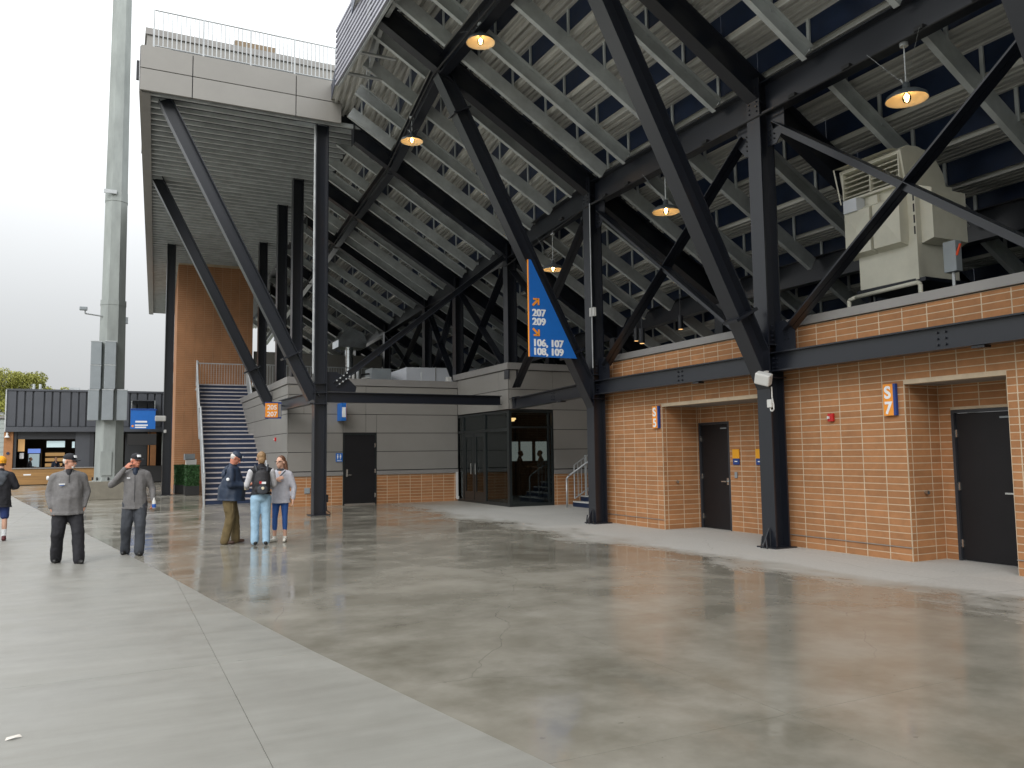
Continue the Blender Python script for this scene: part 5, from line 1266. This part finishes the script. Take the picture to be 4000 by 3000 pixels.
    if P.get('glasses'):
        gm = MB()
        for sx in (-1, 1):
            pts = [hd(sx*.034+.022*math.cos(a), .092, .008+.017*math.sin(a)) for a in [k*math.pi/4 for k in range(9)]]; gm.path(pts, .0022, 4); gm.tube(hd(sx*.055, .090, .012), hd(sx*.076, .0, .008), .0022, 4)
        gm.obj('glasses', 'shoe_black', t)
    if P.get('beanie'):
        Bn = Blob(); Bn.ell(hd(0, -.012, .055), (.096, .108, .098), Rh); Bn.ell(hd(0, -.010, .012), (.095, .106, .035), Rh); Bn.obj('beanie', 'beanie_yellow', t, .009, 2, .003, 60)
    for (kind, args) in P.get('extra', []):
        if kind == 'bar': # small patch or strip: x,y,z,w,h,mat on the front
            x, y, z, w_, h_, m_ = args; MB().box(x-w_/2, x+w_/2, y-.006, y+.006, z-h_/2, z+h_/2).obj('badge', m_, t)
        if kind == 'zip':
            x, y0, y1, z0, z1 = args; MB().bar((x, y0, z0), (x, y1, z1), .008, .006, up=(0, 1, 0)).obj('zip', 'cloth_black', t)
        if kind == 'hood':
            Hd = Blob(); Hd.ell(L(0, -.085, 1.41), (.15, .07, .075)); Hd.ell(L(0, -.13, 1.31), (.12, .05, .10)); Hd.ell(L(0, -.13, 1.22), (.08, .04, .06)); Hd.obj('hood', args, t, .014, 3, .012)
        if kind == 'collar':
            Cl = Blob(); Cl.ell(L(0, .005, 1.475), (.082, .078, .040)); Cl.obj('collar', args, t, .012, 2)
        if kind == 'shirt':
            Cl = Blob(); Cl.ell(L(0, .07, 1.42), (.045, .05, .075)); Cl.ell(L(0, .03, 1.48), (.062, .055, .04)); Cl.obj('shirt', args, t, .010, 2)
    return t, hd, L

# 1: man with white beard, hands in pockets, walking towards us, looking to his left
t, hd, L = person((-.62, 14.62, .012), R(174), 'person in grey zip fleece and black cap with white beard, both hands in trouser pockets', dict(
    h=1.70, w=1.14, belly=.055, bulk=1.12, skin='skin', top='cloth_grey', legs='cloth_black', shoes='shoe_black', cap='cloth_black', hair='hair_white', beard=True, glasses=True,
    head=(R(-48), R(4)), hem=.79, legfit=1.30, feet=[(.13, -.16, .085, .15), (-.17, .20, .085, -.25)], knees=[(.13, .05, .49), (-.15, .15, .50)],
    arms=[((.275, -.05, 1.13), (.235, .06, .90), (-.45, -.1, -1), (-.6, .8, 0), .4), ((-.275, -.05, 1.13), (-.235, .065, .90), (.45, -.1, -1), (.6, .8, 0), .4)],
    extra=[('bar', (.10, .185, 1.235, .085, .016, 'white_txt')), ('bar', (.10, .186, 1.215, .06, .007, 'blue_sign')), ('zip', (0, .155, .135, 1.25, 1.42)), ('collar', 'cloth_grey'), ('shirt', 'cloth_black')]))
MB().lathe((.285, -.02, 1.33), [(.0, -.02), (.03, -.015), (.035, 0), (.03, .015), (0, .02)], 10, axis='x').obj('sleeve_badge', 'white_txt', t)
# 2: man touching his ear, bottle in the other hand
t, hd, L = person((.36, 15.42, .0), R(184), 'person in grey jacket and black cap touching his ear and carrying a small bottle', dict(
    h=1.71, w=1.02, belly=.02, bulk=1.10, skin='skin_red', top='cloth_grey', legs='cloth_darkgrey', shoes='shoe_black', cap='cloth_black', hair='hair_white', glasses=False,
    head=(R(-28), R(3)), hem=.80, legfit=1.22, feet=[(.13, .02, .085, .2), (-.10, .22, .085, -.1)], knees=[(.12, .10, .49), (-.10, .16, .50)],
    arms=[((.37, .06, 1.21), (.16, .12, 1.50), (-.7, -.1, .75), (-.6, -.6, 0), .75), ((-.27, -.07, 1.14), (-.30, .06, .90), (-.05, .35, -1), (.8, .3, 0), .9)],
    extra=[('zip', (-.0, .158, .16, .86, 1.36)), ('shirt', 'cloth_navy'), ('bar', (.10, .155, 1.30, .05, .016, 'white_txt'))]))
b = MB(); b.lathe((-.305, .115, .77), [(.0, 0), (.03, .0), (.033, .02), (.033, .12), (.012, .16), (.012, .18), (0, .18)], 14); 
bo = b.obj('water_bottle', 'white_plastic', None, smooth=True); bo.matrix_world = t.matrix_world @ Matrix.Identity(4)
bo.location = t.location; bo.rotation_euler = t.rotation_euler
tag(bo, 'small clear bottle with blue label hanging from the hand of the man touching his ear', 'bottle')
MB().lathe((-.305, .115, .785), [(.0345, 0), (.0345, .06)], 14).obj('bottle_label', 'bottle_blue', bo)
# 3: man in navy jacket looking down at his phone, facing right
t, hd, L = person((2.0, 16.2, 0), R(100), 'person in navy rain jacket, khaki cargo trousers and navy cap looking down at a phone', dict(
    h=1.74, w=1.08, belly=.085, bulk=1.30, skin='skin_red', top='cloth_navy', legs='cloth_khaki', shoes='shoe_brown', cap='cloth_navy', hair='hair_white', lean=.10,
    head=(0, R(34)), hem=.82, legfit=1.25, feet=[(.10, -.06, .085, .15), (-.11, .12, .085, -.35)], knees=[(.10, .03, .49), (-.11, .10, .49)],
    arms=[((.27, .02, 1.12), (.12, .30, 1.10), (-.3, 1, .1), (-.4, 0, .9), .7), ((-.27, .03, 1.12), (-.10, .31, 1.12), (.3, 1, .05), (.4, 0, .9), .6)],
    extra=[('hood', 'cloth_navy'), ('collar', 'cloth_black')]))
ph = MB().box(-.04, .04, -.005, .005, -.075, .075).obj('phone', 'shoe_black'); ph.location = t.matrix_world @ Vector((0, .48, 1.16))
ph.location = Vector(t.location)+Matrix.Rotation(-R(100), 3, 'Z') @ Vector((0, .50, 1.14)); ph.rotation_euler = (R(-60), 0, -R(100)); tag(ph, 'dark phone held in both hands by the man in the navy jacket', 'phone')
MB().lathe((.375, -.01, 1.22), [(.0, -.03), (.028, -.02), (.03, 0), (.028, .02), (0, .03)], 10, axis='x').obj('sleeve_patch', 'white_txt', t)
MB().box(.155, .185, -.07, .09, .60, .78).obj('cargo_pocket', 'cloth_khaki', t, bevel=.012)
# 4: woman from behind with a black backpack
t, hd, L = person((2.49, 15.62, 0), R(4), 'person seen from behind in light blue jeans and black vest with hair pinned up', dict(
    h=1.72, w=1.02, bulk=1.02, skin='skin_pale', top='cloth_black', sleeve='cloth_white', legs='denim_light', shoes='shoe_black', hair='hair_blond', hairstyle='bun', back=True, boots=True,
    head=(R(0), R(8)), hem=.95, legfit=1.10, feet=[(.10, -.05, .10, .25), (-.10, .02, .10, -.15)], knees=[(.10, .02, .49), (-.10, .03, .50)], wr=.005,
    arms=[((.24, .04, 1.13), (.13, .22, 1.12), (-.8, .5, .0), (-.4, -.6, 0), .6), ((-.255, .02, 1.13), (-.235, .20, 1.08), (-.1, 1, .1), (.8, 0, .3), .8)],
    extra=[('collar', 'cloth_black')]))
bp_ = empty('backpack', t.location, t.rotation_euler[2], label='black backpack with a red and white badge on the back of the woman in jeans', cat='backpack')
Bp = Blob()
Bp.ell((0, -.20, 1.30), (.125, .075, .10)); Bp.ell((0, -.215, 1.16), (.145, .095, .14)); Bp.ell((0, -.215, 1.04), (.145, .095, .10)); Bp.ell((0, -.20, 1.22), (.14, .09, .15))
Bp.obj('bag', 'backpack', bp_, .012, 4, .004)
Bp = Blob(); Bp.ell((0, -.30, 1.04), (.10, .035, .085)); Bp.ell((0, -.30, 1.0), (.10, .035, .06)); Bp.obj('front_pocket', 'cloth_darkgrey', bp_, .011, 3, .003)
MB().box(-.055, .055, -.325, -.312, 1.135, 1.175).obj('red_tag', 'white_txt', bp_); MB().box(-.06, -.02, -.330, -.316, 1.14, 1.185).obj('red_corner', 'red', bp_)
MB().lathe((0, -.345, 1.06), [(0, -.006), (.025, -.004), (.028, 0), (.025, .004), (0, .006)], 12, axis='y').obj('round_charm', 'mug', bp_)
for sx in (-1, 1): MB().path([(sx*.09, -.16, 1.36), (sx*.115, -.03, 1.475), (sx*.12, .10, 1.42), (sx*.12, .13, 1.3)], .018, 8).obj('shoulder_strap', 'cloth_darkgrey', bp_, smooth=True)
MB().path([(-.03, -.19, 1.39), (-.03, -.21, 1.43), (.03, -.21, 1.43), (.03, -.19, 1.39)], .008, 6).obj('carry_loop', 'cloth_darkgrey', bp_)
mg = MB(); mg.lathe((0, 0, -.07), [(.0, 0), (.034, 0), (.040, .14), (.038, .145), (0, .145)], 16); mo = mg.obj('tumbler', 'mug', smooth=True)
mo.location = Vector((2.49, 15.62, 0))+Matrix.Rotation(-R(4), 3, 'Z') @ Vector((-.245, .30, 1.08)); tag(mo, 'pale drink tumbler in the left hand of the woman with the backpack', 'cup')
# 5: woman facing us in a light grey jacket
t, hd, L = person((2.93, 16.08, 0), R(205), 'person with long brown hair in pale grey jacket and blue leggings, hand on chest', dict(
    h=1.63, w=.98, bulk=1.10, skin='skin_pale', top='cloth_lightgrey', legs='leggings_blue', shoes='shoe_white', hair='hair_brown', hairstyle='long', glasses=True,
    head=(R(22), R(-2)), hem=.80, legfit=.92, leg_end=.72, feet=[(.11, .02, .085, .45), (-.10, .0, .085, -.15)], knees=[(.10, .04, .48), (-.10, .03, .48)], wr=.009,
    arms=[((.25, .05, 1.12), (.05, .20, 1.27), (-.9, .15, .35), (0, -1, 0), .5), ((-.27, -.03, 1.11), (-.27, .04, .87), (0, .15, -1), (.9, .2, 0), .5)],
    extra=[('collar', 'cloth_darkgrey')]))
MB().bar((.16, .155, 1.05), (-.13, .15, 1.36), .022, .006, up=(0, 1, 0)).obj('bag_strap', 'cloth_darkgrey', t)
# 6: walker leaving on the left, yellow beanie
t, hd, L = person((-2.02, 19.25, .012), R(-3), 'person in yellow beanie, dark hooded coat and blue shorts walking away at the left edge', dict(
    h=1.66, w=1.0, bulk=1.18, skin='skin_pale', top='cloth_black', legs='shorts_blue', shorts=True, shoes='shoe_maroon', hair='hair_brown', beanie=True, back=True, bare=True, socks=True,
    head=(0, 0), hem=.70, legfit=1.0, feet=[(.10, .02, .085, .05), (-.10, -.34, .30, .0, -1.0)], knees=[(.10, .03, .48), (-.10, .12, .52)],
    arms=[((.30, .0, 1.14), (.22, .18, 1.10), (-.7, .7, .1), (0, 0, 1), .6), ((-.30, .0, 1.14), (-.22, .18, 1.10), (.7, .7, .1), (0, 0, 1), .6)],
    extra=[('hood', 'cloth_hood')]))
# people inside: coarse, a few pixels each
def far_person(loc, head, label, top, skin='skin_pale', legs='cloth_black', hair='hair_brown', group=None, arm=None):
    arm = arm or [((.25, .02, 1.13), (.16, .22, 1.12), (-.3, 1, 0), (0, 0, 1), .5), ((-.25, .02, 1.13), (-.16, .22, 1.12), (.3, 1, 0), (0, 0, 1), .5)]
    person(loc, head, label, dict(h=1.72, skin=skin, top=top, legs=legs, shoes='shoe_black', hair=hair, voxel=1.9, wr=.004, group=group, head=(0, R(6)), feet=[(.1, 0, .085, .1), (-.1, .02, .085, -.1)], knees=[(.1, .02, .49), (-.1, .02, .49)], arms=arm))
far_person((13.6, 26.9, .012), R(100), 'person in black suit standing inside the glazed corner entrance, left of the two', 'cloth_black')
far_person((14.15, 26.3, .012), R(-80), 'person in dark grey jacket inside the glazed corner entrance, right of the two', 'cloth_grey')
far_person((-4.7, 59.6, .02), R(80), 'kiosk worker in dark shirt bending by the drinks fridge', 'cloth_darkgrey')
far_person((-3.3, 59.8, .02), R(150), 'kiosk worker in blue shirt in the middle of the counter opening', 'cloth_navy')
far_person((-2.75, 60.0, .02), R(230), 'kiosk worker in black shirt at the right of the counter opening', 'cloth_black')
